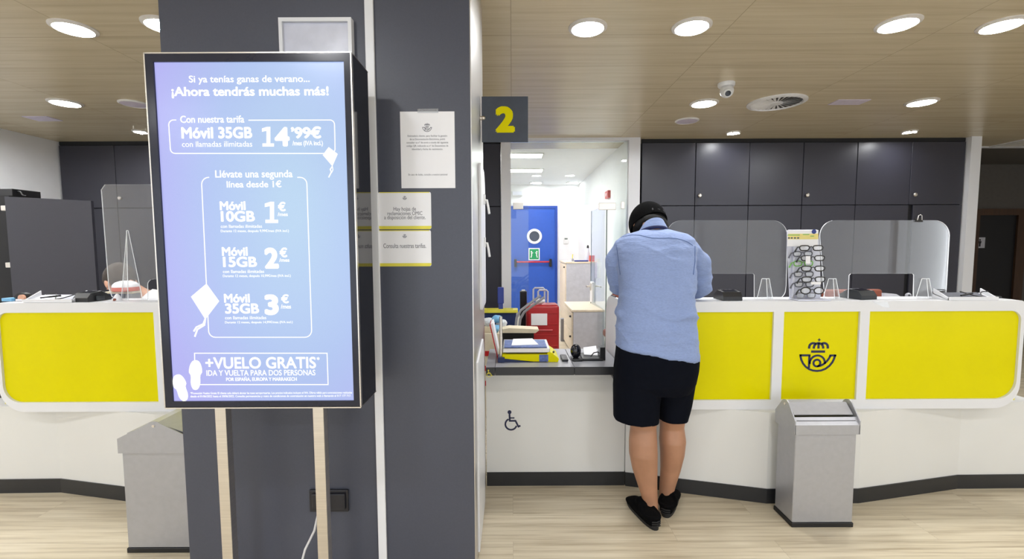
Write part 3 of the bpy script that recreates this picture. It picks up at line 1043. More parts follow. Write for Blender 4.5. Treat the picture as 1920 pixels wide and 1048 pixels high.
T('IDA Y VUELTA PARA DOS PERSONAS', 385, 590, 694.5, 705, .008)
T('POR ESPAÑA, EUROPA Y MARRAKECH', 422, 555, 707, 716, .015)
T('*Promoción Vuelos Gratis: El cliente solo deberá abonar las tasas aeroportuarias. Los precios indicados incluyen el IVA. Oferta válida para contrataciones realizadas', 355, 659, 735.5, 740.5)
T('desde el 01/06/2022 hasta el 30/06/2022. Consulta permanencias y resto de condiciones de contratación en nuestra web o llamando al 517 177 717.', 355, 657, 741.5, 746.5)


def SP(pts):
    return [(P(x, y, SY).x, P(x, y, SY).z) for x, y in pts]


def rrpx(x0, x1, y0, y1, r, x0b=None, x1b=None, n=6):
    """rounded outline in picture units, clockwise from the top left; bottom may be offset."""
    x0b = x0 if x0b is None else x0b; x1b = x1 if x1b is None else x1b
    pts = []
    for cx, cy, a0 in ((x0 + r, y0 + r, 180), (x1 - r, y0 + r, 270), (x1b - r, y1 - r, 0), (x0b + r, y1 - r, 90)):
        for i in range(n + 1):
            a = rad(a0 + 90 * i / n)
            pts.append((cx + r * math.cos(a), cy + r * math.sin(a)))
    return pts


lw = 1.7 * SY / FPX
o1 = rrpx(314, 626, 224, 287, 9, 317, 627)
i0 = next(i for i, p in enumerate(o1) if p[1] < 224.5)
TXT.stroke(SP([(464, 224.5)] + o1[7:] + o1[:7] + [(328, 224)]), lw, F, .0006)
o2 = rrpx(376, 574, 332, 633, 13, 389, 583)
TXT.stroke(SP([(556, 332)] + o2[7:] + o2[:7] + [(390, 332)]), lw, F, .0006)
TXT.stroke(SP([(362.6, 663), (612, 663), (614, 722), (364, 722)]), lw, F, .0006, True)
for pts in ([(615, 275), (632, 288), (622, 311), (604, 290)], [(385, 532), (409, 565), (383, 599), (356, 556.6)]):
    TXT.flat([SP(pts)], .0014, lambda u, v, w: F(u, v, w + .0003))
TXT.stroke(SP([(622, 311), (618, 317), (620, 322), (615, 332)]), lw * 1.2, F, .0006)
TXT.stroke(SP([(622, 311), (623, 318), (620, 324)]), lw * .8, F, .0006)
TXT.stroke(SP([(383, 598), (379, 608), (366, 614), (361, 622)]), lw * 1.8, F, .0006)
TXT.stroke(SP([(383, 598), (381, 610), (368, 618), (363, 632)]), lw * 1.8, F, .0006)


def sole(cx, cy, w_, h_, ang_):
    pts = []
    for i in range(36):
        a = 2 * PI * i / 36
        y = math.sin(a)
        wd = (1.0 if y < 0 else .80) * (1 - .16 * math.exp(-((y - .15) / .3) ** 2))
        x = math.copysign(abs(math.cos(a)) ** .8, math.cos(a)) * wd
        ca, sa = math.cos(ang_), math.sin(ang_)
        pts.append((cx + (x * ca * w_ / 2 - y * sa * h_ / 2), cy + (x * sa * w_ / 2 + y * ca * h_ / 2)))
    return pts


for a in (sole(364.5, 704, 26, 56, .0), sole(337, 728, 26, 52, -.32)):
    TXT.flat([SP(a)], .0014, lambda u, v, w: F(u, v, w + .0003))
obj('lettering', TXT, M['screen_text'], disp)
# posts and base of the screen
for xa, xb in ((403, 423), (586.5, 606.5)):
    x0_, x1_ = P(xa, 780, 1.60).x, P(xb, 780, 1.60).x
    obj('post', MB().box(x0_, x1_, 1.60, 1.635, .012, sbt, .001, 1), M['steel'], t)
obj('base_plate', MB().box(P(395, 780, 1.6).x, P(615, 780, 1.6).x, 1.38, 1.72, 0, .012, .003), M['steel'], t)
obj('cable', MB().tube([(P(600, 900, 1.7).x, 1.70, .45), (P(600, 960, 1.7).x, 1.70, .35), (P(590, 1010, 1.7).x, 1.70, .25), (P(575, 1048, 1.7).x, 1.69, .18), (P(560, 1100, 1.7).x, 1.68, .05), (P(545, 1110, 1.7).x, 1.66, .006), (P(500, 1110, 1.6).x, 1.6, .018)], .0045), M['cable_white'], t, True)

# socket on the pillar
t = thing('wall_socket', 'black double socket low on the pillar behind the right screen post', 'socket', tuple(P(612, 936, PY0)))
s0, s1 = P(583, 957, PY0), P(654, 916, PY0)
zc = (s0.z + s1.z) / 2
obj('plate', MB().box(s0.x, s1.x, PY0 - .012, PY0, s0.z, s1.z, .003), M['socket_black'], t)
for xa, xb in ((588, 612), (619, 650)):
    obj('flap', MB().box(P(xa, 936, PY0).x, P(xb, 936, PY0).x, PY0 - .022, PY0 - .012, s0.z + .015, s1.z - .012, .003), M['socket_black'], t)

# framed box above the screen
t = thing('framed_notice', 'small white framed pale panel on the pillar peeking above the screen', 'frame', tuple(P(590, 90, 1.76)))
f0, f1 = P(524, 102, 1.76), P(658, 32, 1.76)
f0.z -= .06
obj('frame', MB().flat([rr(f0.x, f1.x, f0.z, f1.z, 0), rr(f0.x + .013, f1.x - .013, f0.z + .07, f1.z - .014, 0)], .03, FXZ(1.775)), M['white_frame'], t)
obj('panel', MB().box(f0.x + .01, f1.x - .01, 1.772, 1.786, f0.z + .06, f1.z - .01), M['frosted'], t)

# paper notices on the pillar
pY = PY0 - .0012
t = thing('paper_notice', 'white A4 sheet with a horn emblem taped high on the pillar', 'notice', tuple(P(802, 352, PY0)))
a0, a1 = P(753, 353, PY0), P(852, 209, PY0)
obj('sheet', MB().box(a0.x, a1.x, pY, PY0 - .0002, a0.z, a1.z), M['paper'], t)
mb = MB(); logo(mb, P(801, 239, PY0).x, P(801, 239, PY0).z, 17.5 / 670 * PY0 / FPX, FXZ(pY), .0004)
plabel(obj('emblem', mb, M['ink'], t), 'small crowned horn emblem')
mb = MB()
for i, s in enumerate(('Estimado/a cliente, para facilitar la gestión', 'de su Documentación Electrónica, podrá', 'consultar su nº de envío a través del siguiente', 'código QR, indicando su nº de Documento de', 'identidad y fecha de nacimiento.')):
    hw = (37, 33, 39, 39, 29)[i]
    y = 255.0 + i * 6.2
    mb.text(s, FXZ(pY), P(801.5 - hw, y, PY0).x, P(801.5 + hw, y, PY0).x, P(801, y + 2.6, PY0).z, P(801, y - 1.9, PY0).z, 0, .0004)
mb.text('En caso de dudas, consulte a nuestro personal', FXZ(pY), P(766, 328, PY0).x, P(839, 328, PY0).x, P(801, 330, PY0).z, P(801, 325.6, PY0).z, 0, .0004)
obj('lettering', mb, M['ink'], t)
obj('tape', MB().box(P(783, 207, PY0).x, P(822, 207, PY0).x, pY - .0006, pY - .0001, P(800, 212, PY0).z, P(800, 204, PY0).z), M['lens'], t)


def card(y0, y1, lines, lab, ly):
    t = thing('notice_card', lab, 'notice', tuple(P(759, y1, PY0)), 'yellow edged notice cards on the pillar')
    a0, a1 = P(710.5, y1, PY0), P(808, y0, PY0)
    obj('card', MB().flat([rr(a0.x, a1.x, a0.z, a1.z, .007)], .0014, FXZ(PY0 - .0009)), M['paper'], t)
    st_ = 6 * PY0 / FPX
    yb = MB()
    zz = a0.z
    yb.flat([[(a0.x + .006, zz), (a1.x - .006, zz), (a1.x, zz + .006), (a1.x, zz + st_), (a0.x, zz + st_), (a0.x, zz + .006)]], .0006, FXZ(PY0 - .0019))
    obj('yellow_edge', yb, M['yellow_green'], t)
    obj('yellow_edge', MB().box(a0.x + .006, a1.x - .006, PY0 - .0021, PY0 - .0016, a1.z - .003, a1.z), M['yellow_green'], t)
    e = MB(); logo(e, P(759, y0 + 11, PY0).x, P(759, y0 + 11, PY0).z, 8 / 670 * PY0 / FPX, FXZ(PY0 - .0016), .0004)
    obj('emblem', e, M['navy'], t)
    l = MB()
    for s, x0, x1, ya, yb_ in lines:
        l.text(s, FXZ(PY0 - .0016), P(x0, ya, PY0).x, P(x1, ya, PY0).x, P(759, yb_, PY0).z, P(759, ya, PY0).z, .0, .0004)
    obj('lettering', l, M['ink'], t)


card(360, 430, (('Hay hojas de', 738, 780, 388, 397.5), ('reclamaciones OMIC', 726.5, 792, 396.3, 403.5), ('a disposición del cliente.', 720.5, 798, 404, 413.2)), 'yellow edged card about complaint sheets, upper of two on the pillar', 0)
card(431.5, 499.5, (('Consulta nuestras tarifas.', 719, 799, 456.5, 465),), 'yellow edged card about tariffs, lower of two on the pillar', 0)

# number sign hanging out from the pillar
NY = 2.32
n0, n1 = P(903, 266.5, NY), P(990, 180.5, NY)
t = thing('number_sign', 'dark glass sign with a yellow number two beside the pillar', 'sign', ((n0.x + n1.x) / 2, NY, n0.z))
obj('plate', MB().box(max(n0.x, PXR + .010), n1.x, NY, NY + .008, n0.z, n1.z, .001, 1), M['sign_grey'], t)
mb = MB().text('2', FXZ(NY), P(928.5, 224, NY).x, P(965.5, 224, NY).x, P(947, 249, NY).z, P(947, 199, NY).z, .06, .001)
obj('numeral', mb, M['yellow'], t)
kz = P(906, 222, NY).z
obj('fixing_stud', MB().tube([(PXR + .004, NY - .004, kz), (PXR + .018, NY - .004, kz)], .010, 18).ball((PXR + .018, NY - .006, kz), .011), M['steel'], t, True)

# leaflet rack on the steel side of the pillar
t = thing('leaflet_rack', 'white slim leaflet rack with hooks on the steel side of the pillar', 'rack', (PXR + .012, 2.2, 1.1))
ya, yb_ = 2.13, 2.47
zt_, zb_ = 1.74, 1.05
obj('back_panel', MB().flat([rr(ya, yb_, zb_, zt_, (.03, .03, .12, .02))], .010, FYZ(PXR + .010)), M['white_frame'], t)
for z in (1.57, 1.35):
    obj('hook', MB().tube([(PXR + .015, 2.36, z + .02), (PXR + .030, 2.36, z + .02), (PXR + .036, 2.36, z - .01), (PXR + .042, 2.35, z - .05)], .006).box(PXR + .012, PXR + .022, 2.34, 2.38, z, z + .05, .002), M['cctv'], t, True)
t = thing('lower_panel', 'white pointed panel low on the steel side of the pillar', 'panel', (PXR + .01, 2.1, .1))
obj('sheet', MB().flat([[(1.90, .02), (2.30, .02), (2.30, .86), (2.26, .89), (1.90, .86)]], .008, FYZ(PXR + .0085)), M['white_frame'], t)

# ================================================================== BINS
def bin_profile(d, hb, ha):
    return hb, ha


def make_bin(cx, cy, w_, d_, ridge, label, loc_rot):
    """Swing-top bin: body, gabled lid with cheek plates, flap, black base."""
    hb = .475
    zt = .60
    th = rad(loc_rot)
    def R(u, v, z):
        return (cx + u * math.cos(th) - v * math.sin(th), cy + u * math.sin(th) + v * math.cos(th), z)
    t = thing('waste_bin', label, 'waste bin', (cx, cy, 0), 'grey metal swing top bins')
    def rot(mb):
        mb.v = [R(*p) for p in mb.v]
        return mb
    a, b = w_ / 2, d_ / 2
    obj('base', rot(MB().box(-a - .004, a + .004, -b - .004, b + .004, 0, .022, .002, 1)), M['bin_dark'], t)
    obj('body', rot(MB().box(-a, a, -b, b, .022, hb, .003, 1)), M['bin_steel'], t)
    g = .008
    skirt = hb - .015
    wall = .535
    # lid: front and back skirts with sloped shoulders, two cheeks, a flap
    lid = MB()
    for s in (-1, 1):
        y0, y1 = s * (b + g), s * (b + g - .004)
        lid.box(-a - g, a + g, y0, y1, skirt, wall - .03)
        lid.prism([(-a - g, y0, wall - .03), (-a - g, y1, wall - .03), (-a - g, s * (b - .020), wall - .003), (-a - g, s * (b - .016), wall + .001)], (2 * (a + g), 0, 0))
    obj('lid', rot(lid), M['bin_steel'], t)
    for s in (-1, 1):
        x = s * (a + g)
        prof = [(-b - g, skirt), (b + g, skirt), (b + g, wall - .01), (.026, zt - .008)] + [(.026 * math.sin(q), zt - .012 + .014 * math.cos(q)) for q in (.8, .4, 0, -.4, -.8)] + [(-.026, zt - .008), (-b - g, wall - .01)]
        ck = obj('cheek', rot(MB().flat([prof], .005, FYZ(x))), M['bin_steel'], t)
        obj('pin', rot(MB().lathe((x + s * .0025, 0, zt - .018), [(.006, 0), (.006, s * .004)], 'X', 12)), M['steel'], ck)
    fl = MB()
    for s in (-1, 1):
        fl.prism([(-a + .004, 0, zt - .010), (-a + .004, 0, zt - .014), (-a + .004, s * (b - .026), wall + .006), (-a + .004, s * (b - .024), wall + .010)], (2 * a - .008, 0, 0))
    fl.m = 0
    obj('flap', rot(fl), M['bin_steel'], t)
    obj('liner', rot(MB().box(-a + .005, a - .005, -b + .004, b - .004, hb, wall - .012)), M['bin_dark'], t)
    return t


bl = P(1484, 989, Z=0); br_ = P(1603, 991, Z=0)
bw = br_.x - bl.x
make_bin((bl.x + br_.x) / 2, bl.y + .076, bw - .008, .145, 0, 'grey metal swing top bin in front of the yellow emblem panel', 0)
bx0 = P(230, 900, 1.93).x
make_bin(bx0 + .155, 1.93 + .17, .33, .31, 0, 'grey metal bin at lower left, half hidden behind the pillar', 90)

# ================================================================== ACRYLIC SCREENS
def acrylic_screen(outline_px, cut, feet_px, Y, ztop, label, foot_h):
    pts = [(P(x, y, Y).x, max(P(x, y, Y).z, ztop + .001)) for x, y in outline_px]
    xm = sum(p[0] for p in pts) / len(pts)
    t = thing('acrylic_screen', label, 'screen', (xm, Y, ztop), 'clear acrylic counter screens')
    obj('panel', MB().flat([pts], .006, FXZ(Y), edge=1), [M['acrylic'], M['acrylic_edge']], t)
    for px, hpx, wd in feet_px:
        c = P(px, 560, Y - .03)
        zt = P(px, hpx, Y - .03).z
        z0 = ztop + .001
        yf, yb = Y - .030, Y - .006
        hw, ht = wd, .004 + (.016 if hpx > 480 else 0)
        fo = MB()
        for s in (-1, 1):
            fo.prism([(c.x, yf, z0), (c.x + s * hw, yb, z0), (c.x + s * ht, yb, zt), (c.x, yb - .006, zt)], (0, .004, 0))
        obj('foot', fo, M['acrylic'], t)
        ed = MB()
        for s in (-1, 1):
            ed.tube([(c.x + s * hw, yb + .001, z0), (c.x + s * ht, yb + .001, zt)], .0018, 6)
        ed.tube([(c.x, yf, z0), (c.x, yb - .006, zt)], .0016, 6)
        ed.tube([(c.x - ht, yb, zt), (c.x, yb - .006, zt), (c.x + ht, yb, zt)], .0016, 6)
        obj('foot_edge', ed, M['acrylic_edge'], t)  # white tubes carry the edge glow of the clear foot
    return t


AY = 2.46


def arc_px(cx, cy, r, a0, a1, n=8):
    return [(cx + r * math.cos(rad(a0 + (a1 - a0) * i / n)), cy - r * math.sin(rad(a0 + (a1 - a0) * i / n))) for i in range(n + 1)]


bot = 562
A = arc_px(1278, 441, 28, 180, 90) + arc_px(1448, 441, 28, 90, 0) + [(1474, 535)] + arc_px(1456, 543, 17, 0, -80, 5) + \
    [(1440, bot), (1414, bot), (1414, 515), (1412, 513), (1340, 513), (1250, 513), (1250, bot), (1246, bot)]
acrylic_screen(A, None, ((1439, 523, .043),), AY, ZT, 'clear acrylic screen on the counter between the customer and the glasses rack', 0)
B = arc_px(1566, 442, 29, 180, 90) + arc_px(1752, 441, 28, 90, 0) + [(1773, bot), (1712, bot), (1713, 515), (1711, 513), (1595, 513), (1592, 516), (1590, bot), (1546, bot)]
acrylic_screen(B, None, ((1565, 523, .046), (1741, 523, .046)), AY, ZT, 'clear acrylic screen with a binder clip, right of the glasses rack', 0)
C_ = [(190, 356), (197, 346)] + [(430, 346), (430, bot + 5), (330, bot + 5), (330, 524), (288, 523)] + arc_px(286, 533, 9, 90, 180, 4) + [(278, bot + 5), (222, bot + 5), (210, 556), (204, 540)]
acrylic_screen(C_, None, ((240, 432, .058),), AY, ZTL, 'tall clear acrylic screen on the left counter in front of the clerk', 0)

# binder clip
c = P(1722, 412, AY)
t = thing('binder_clip', 'black binder clip on the top edge of the right acrylic screen', 'clip', (c.x, AY, c.z))
obj('body', MB().prism([(c.x - .017, AY - .011, c.z - .012), (c.x - .017, AY + .011, c.z - .012), (c.x - .017, AY, c.z + .010)], (.034, 0, 0)), M['black_plastic'], t)
obj('wire_handle', MB().tube([(c.x - .012, AY - .008, c.z - .002), (c.x - .009, AY - .010, c.z + .022), (c.x, AY - .011, c.z + .026), (c.x + .009, AY - .010, c.z + .022), (c.x + .012, AY - .008, c.z - .002)], .0016), M['steel'], t, True)

# ================================================================== THINGS ON THE COUNTERS
def card_terminal(px, Y, zt, label, w_=.085, d_=.15, m=M['black_plastic'], yaw=0.0):
    c = P(px, 560, Y)
    t = thing('card_terminal', label, 'card terminal', (c.x, Y, zt))
    ca, sa = math.cos(yaw), math.sin(yaw)
    def rot(mb):
        mb.v = [(c.x + x * ca - y * sa, Y + x * sa + y * ca, zt + z) for x, y, z in mb.v]
        return mb
    a, b = w_ / 2, d_ / 2
    body = MB().prism([(-a, -b, .001), (-a, b, .001), (-a, b, .020), (-a, b * .2, .052), (-a, -b * .7, .046), (-a, -b, .022)], (w_, 0, 0))
    bo = obj('body', rot(body), m, t)
    obj('display', rot(MB().prism([(-a * .7, -b * .62, .0475), (a * .7, -b * .62, .0475), (a * .7, b * .1, .053), (-a * .7, b * .1, .053)], (0, 0, .001))), M['black_gloss'], t)
    k = MB()
    for i in range(3):
        for j in range(4):
            x0 = -a * .62 + i * a * .45; y0 = b * .28 + j * b * .16
            z = .052 - (y0 - b * .2) * .43
            k.box(x0, x0 + a * .34, y0, y0 + b * .11, z - .002, z + .003)
    obj('keypad', rot(k), M['laptop_grey'], t)
    obj('paper_slot', rot(MB().box(a * .2, a * 1.25, -b * .35, b * .3, .002, .030, .006)), M['terminal'], t)
    return t


card_terminal(1364, 2.44, ZT, 'black card terminal on the counter right of the customer elbow', .10, .12)
card_terminal(1608, 2.47, ZT, 'charcoal card terminal on the counter behind the acrylic opening right of the glasses rack', .10, .13, M['terminal'], .2)
card_terminal(174, 2.44, ZTL, 'black card terminal on the left counter beside the document stand', .085, .13, M['black_plastic'], -.1)


def doc_stand(px0, px1, Y, zt, label, mirror, sheet):
    x0, x1 = P(px0, 560, Y).x, P(px1, 560, Y).x
    t = thing('document_stand', label, 'document stand', ((x0 + x1) / 2, Y, zt))
    w_ = x1 - x0
    s = -1 if mirror else 1
    xa = x0 if not mirror else x1
    h = .055
    # tray: rim walls around a sloping leaf
    mb = MB()
    mb.prism([(xa, Y - .050, zt + .001), (xa, Y + .040, zt + .001), (xa, Y + .040, zt + h), (xa, Y - .050, zt + .012)], (s * .006, 0, 0))
    xb = xa + s * (w_ - .006)
    mb.prism([(xb, Y - .050, zt + .001), (xb, Y + .040, zt + .001), (xb, Y + .040, zt + h), (xb, Y - .050, zt + .012)], (s * .006, 0, 0))
    mb.prism([(xa, Y - .052, zt + .001), (xa, Y - .052, zt + .018), (xa, Y - .046, zt + .018), (xa, Y - .046, zt + .001)], (s * w_, 0, 0))
    mb.prism([(xa, Y - .046, zt + .002), (xa, Y + .040, zt + .030), (xa, Y + .040, zt + .026), (xa, Y - .046, zt + .001)], (s * w_, 0, 0))
    obj('tray', mb, M['white_frame'], t)
    obj('sheet', MB().prism([(xa + s * .03, Y - .040, zt + .0085), (xa + s * (w_ - .03), Y - .040, zt + .0085), (xa + s * (w_ - .03), Y + .035, zt + .0325), (xa + s * .03, Y + .035, zt + .0325)], (0, 0, .001)), sheet, t)
    pts = []
    for i in range(16):
        u = i / 15
        pts.append((xa + s * w_ * (.35 + .6 * u), Y - .02 + .025 * math.sin(u * 9), zt + .030 + .012 * math.sin(u * 7 + 1)))
    obj('pen_cord', MB().tube(pts, .0028), M['black_plastic'], t, True)
    obj('pen', MB().tube([(xa + s * w_ * .3, Y - .035, zt + .024), (xa + s * w_ * .62, Y - .01, zt + .033)], [.004, .005]), M['black_plastic'], t, True)


doc_stand(62, 152, 2.41, ZTL, 'white sloping document stand with corded pen on the left counter', False, M['frosted'])
doc_stand(1762, 1853, 2.41, ZT, 'white sloping document stand with corded pen at the right counter end', False, M['ink'])

# far left: small blue box and a black domed thing
c0, c1 = P(14, 560, 2.45), P(31, 560, 2.45)
tag(obj('blue_box', MB().box(c0.x, c1.x, 2.42, 2.47, ZTL + .001, ZTL + .018, .002), M['pale_blue'], origin=(c0.x, 2.45, ZTL)), 'tiny blue box at the left end of the left counter', 'box')
c = P(45, 560, 2.46)
t = thing('tape_dispenser', 'small black domed dispenser with a pinkish roll beside the blue box', 'dispenser', (c.x, 2.46, ZTL))
obj('shell', MB().flat([[(c.x + .043 * math.cos(a), ZTL + .001 + .042 * math.sin(a)) for a in [PI * i / 16 for i in range(17)]]], .03, FXZ(2.46)), M['black_plastic'], t)
obj('roll', MB().lathe((c.x + .012, 2.445, ZTL + .018), [(.017, 0), (.017, -.012), (.006, -.013)], 'Y', 20), M['skin_pale'], t, True)
obj('label', MB().box(c.x - .012, c.x + .022, 2.428, 2.434, ZTL + .002, ZTL + .012), M['paper'], t)

# red and white dome on a navy box, on the staff desk behind the left screen
BY = 2.66
c = P(233, 550, BY)
zr = P(233, 546, BY).z
t = thing('stamp_box', 'navy and cream box on the staff desk under the red white dome', 'box', (c.x, BY, .74))
obj('body', MB().box(c.x - .075, c.x + .03, BY - .03, BY + .03, .741, zr - .012, .003), M['crate_blue'], t)
obj('rim', MB().box(c.x - .085, c.x + .075, BY - .034, BY + .034, zr - .012, zr, .003), M['cream'], t)
obj('foot', MB().box(c.x + .032, c.x + .072, BY - .03, BY + .03, .741, zr - .012, .003), M['laptop_grey'], t)
c = P(236, 540, BY)
t = thing('domed_container', 'round red container with a white domed lid behind the acrylic screen foot', 'container', (c.x, BY, zr))
obj('bowl', MB().lathe((c.x, BY, zr), [(.058, .001), (.064, .004), (.064, .026)], 'Z', 28), M['orange_red'], t, True)
obj('dome_lid', MB().lathe((c.x, BY, zr + .026), [(.064, 0), (.061, .014), (.048, .027), (.026, .035), (.001, .037)], 'Z', 28), M['paper'], t, True)
c = P(220, 560, 2.43)
zb = ZTL
t = thing('small_figure', 'tiny white triangular holder with a brown dot beside the navy box', 'ornament', (c.x, 2.43, zb))
obj('cone', MB().lathe((c.x, 2.43, zb + .001), [(.022, 0), (.018, .006), (.014, .024), (.005, .036), (.001, .038)], 'Z', 16), M['paper'], t, True)
obj('dot', MB().ball((c.x, 2.414, zb + .008), .008), M['brown'], t, True)

# ------------------------------------------------------------ spectacles rack
GY = 2.41
g0 = P(1487, 562, GY).x; g1 = P(1545, 562, GY).x
gz1 = P(1510, 430, GY).z
zg = ZT + .001
t = thing('spectacles_rack', 'white counter rack of reading glasses with a yellow header card', 'display rack', ((g0 + g1) / 2, GY, ZT))
x0, x1 = P(1480, 480, GY).x, P(1539, 480, GY).x
obj('back_panel', MB().flat([[(g0, zg), (g1, zg), (x1 + .012, gz1 - .10), (x1 - .003, gz1 - .005), (x1 - .008, gz1), (x0 + .008, gz1), (x0, gz1 - .006), (x0 + .005, gz1 - .1)]], .006, FXZ(GY + .03)), M['frosted'], t)
hz0, hz1 = P(1510, 462, GY).z, gz1
hd = obj('header_card', MB().box(x0 + .001, x1 - .003, GY + .022, GY + .027, hz0, hz1 - .003, .001, 1), M['paper'], t)
yz0, yz1 = P(1510, 448.5, GY).z, P(1510, 438, GY).z
obj('yellow_band', MB().box(x0 + .002, x1 - .004, GY + .0205, GY + .022, yz0, yz1), mat('header_band', rgb(228, 212, 130), .5), hd)
obj('round_seal', MB().lathe((P(1531, 434, GY).x, GY + .0205, P(1531, 434, GY).z), [(.012, 0), (.012, -.001)], 'Y', 24), M['grip_blue'], hd)
dots = MB()
for k, px in enumerate((1483.5, 1489, 1495, 1501)):
    c = P(px, 446, GY); dots.box(c.x - .005, c.x + .005, GY + .0195, GY + .0205, c.z - .004, c.z + .004)
obj('colour_marks', dots, M['ink'], hd)
ln = MB()
for x_a, x_b, y in ((1481, 1504, 440.5), (1510, 1522, 439.5), (1524, 1531, 442.5)):
    ln.box(P(x_a, y, GY).x, P(x_b, y, GY).x, GY + .0197, GY + .0205, P(1500, y + .8, GY).z, P(1500, y - .8, GY).z)
obj('print_lines', ln, M['green_frame'], hd)
ft = MB().box(g0 - .004, g1 + .004, GY - .05, GY + .034, zg, zg + .006, .002)
obj('base', ft, M['frosted'], t)
sp_ = MB()
for s in (x0 + .035, x1 - .035):
    sp_.box(s - .004, s + .004, GY + .012, GY + .026, zg + .006, hz0)
obj('support_strip', sp_, M['frosted'], t)


def spectacles(cx, cy, cz, w_, shape, m, label, lens_h, tilt=0.0, temples=1):
    t = thing('reading_glasses', label, 'glasses', (cx, cy, cz), 'reading glasses on the counter rack')
    fr = MB()
    lw_ = w_ * .40
    for s in (-1, 1):
        ox = cx + s * w_ * .275
        pts = []
        for i in range(28):
            a = 2 * PI * i / 28
            e = 1.0 if shape == 'round' else .62
            x = math.copysign(abs(math.cos(a)) ** e, math.cos(a)) * lw_ / 2
            z = math.copysign(abs(math.sin(a)) ** e, math.sin(a)) * lens_h / 2
            if shape != 'round' and z < 0:
                x *= .93
            pts.append((ox + x, cy, cz + z + tilt * (ox + x - cx)))
        fr.tube(pts, .0030, 8, closed=True)
        obj('lens', MB().flat([[(p[0], p[2]) for p in pts]], .001, FXZ(cy)), M['lens'], t)
    fr.tube([(cx - w_ * .085, cy, cz + .004), (cx, cy - .001, cz + .008), (cx + w_ * .085, cy, cz + .004)], .0026, 6)
    obj('frame', fr, m, t, True)
    for s in ((-1, 1) if temples == 2 else (-1,)):
        xx = cx + s * w_ * .48
        obj('temple', MB().tube([(xx, cy, cz + .006), (xx + s * .008, cy + .004, cz + .004), (xx + s * .016, cy + .006, cz - .012), (xx + s * .020, cy + .006, cz - .022)], [.0030, .0032, .0038, .0046], 6), m, t, True)
    return t


rows = [(1521, 465, 'square', M['black_plastic'], 'black rimmed reading glasses at the top of the rack', .026),
        (1524, 484, 'square', M['black_plastic'], 'black reading glasses with a white tag, second row of the rack', .026),
        (1524.5, 503.5, 'square', M['black_plastic'], 'black reading glasses in the middle row of the rack', .026),
        (1525, 524, 'square', M['black_plastic'], 'black reading glasses in the fourth row of the rack', .027),
        (1523, 545, 'round', M['black_plastic'], 'round black reading glasses at the bottom of the rack', .034)]
for px, py, sh, m_, lab, lh in rows:
    c = P(px, py, GY - .018)
    spectacles(c.x, GY - .018, c.z, .128, sh, m_, lab, lh)
rows2 = [(1500, 476, M['ink'], 'grey reading glasses hanging behind the top pair'), (1501, 494, M['green_frame'], 'green armed reading glasses hanging behind the second pair'),
         (1502, 514, M['ink'], 'grey reading glasses hanging behind the middle pair'), (1503, 533, M['ink'], 'grey reading glasses hanging behind the fourth pair'),
         (1506, 554, M['laptop_grey'], 'pale reading glasses hanging behind the round bottom pair')]
for px, py, m_, lab in rows2:
    c = P(px, py, GY + .010)
    spectacles(c.x + .012, GY + .006, max(c.z, ZT + .024), .105, 'square', m_, lab, .026, 0, 1)
c = P(1516, 488, GY - .025)
tag(obj('price_tag', MB().box(c.x - .014, c.x + .010, GY - .0245, GY - .0225, c.z - .018, c.z + .022), M['paper'], origin=tuple(c)), 'white tag hanging on the second pair of glasses', 'tag', 'tags on the glasses rack')
c = P(1530, 531, GY - .025)
tag(obj('price_tag', MB().box(c.x - .026, c.x + .026, GY - .0245, GY - .0225, c.z - .007, c.z + .007), M['paper'], origin=tuple(c)), 'white tag below the fourth pair of glasses', 'tag', 'tags on the glasses rack')

# tape scrap on the counter front
c0, c1 = P(1634, 571, YC), P(1668, 576, YC)
tag(obj('tape_scrap', MB().flat([[(P(1634, 566, YC).x, ZT - .002), (P(1664, 566, YC).x, ZT - .004), (P(1668, 577, YC).x, P(1668, 577, YC).z), (P(1655, 575, YC).x, P(1655, 575, YC).z)]], .0006, FXZ(YC - .0006)), M['lens'], origin=tuple(c0)), 'scrap of clear tape on the white counter edge above the yellow panel', 'tape')

# ================================================================== BEHIND THE COUNTERS
def office_chair(px0, px1, py0, Y, label):
    a, b = P(px0, py0, Y), P(px1, py0, Y)
    x0, x1, zt = a.x, b.x, a.z
    xm = (x0 + x1) / 2
    t = thing('office_chair', label, 'chair', (xm, Y + .25, 0), 'brown office chairs')
    obj('backrest', MB().box(x0, x1, Y, Y + .05, zt - .42, zt, .02, 3), M['brown'], t, True)
    obj('back_bar', MB().box(xm - .03, xm + .03, Y + .02, Y + .05, .42, zt - .4), M['black_plastic'], t)
    obj('seat', MB().box(x0 + .005, x1 - .005, Y + .04, Y + .50, .42, .50, .03, 3), M['brown'], t, True)
    obj('column', MB().lathe((xm, Y + .27, .06), [(.03, 0), (.03, .36)], 'Z', 16), M['steel'], t)
    for k in range(5):
        an = 2 * PI * k / 5 + .3
        ex_, ey_ = xm + .27 * math.cos(an), Y + .27 + .27 * math.sin(an)
        lg_ = obj('leg', MB().tube([(xm, Y + .27, .085), (ex_, ey_, .06)], [.025, .016], 8), M['black_plastic'], t, True)
        obj('caster', MB().lathe((ex_ - .012, ey_, .026), [(.025, 0), (.025, .024)], 'X', 14), M['black_plastic'], lg_, True)


office_chair(1547, 1657, 543, 3.25, 'brown chair back showing behind the counter right of the glasses rack')
office_chair(1149, 1236, 549, 4.2, 'brown chair back showing left of the customer sleeve')
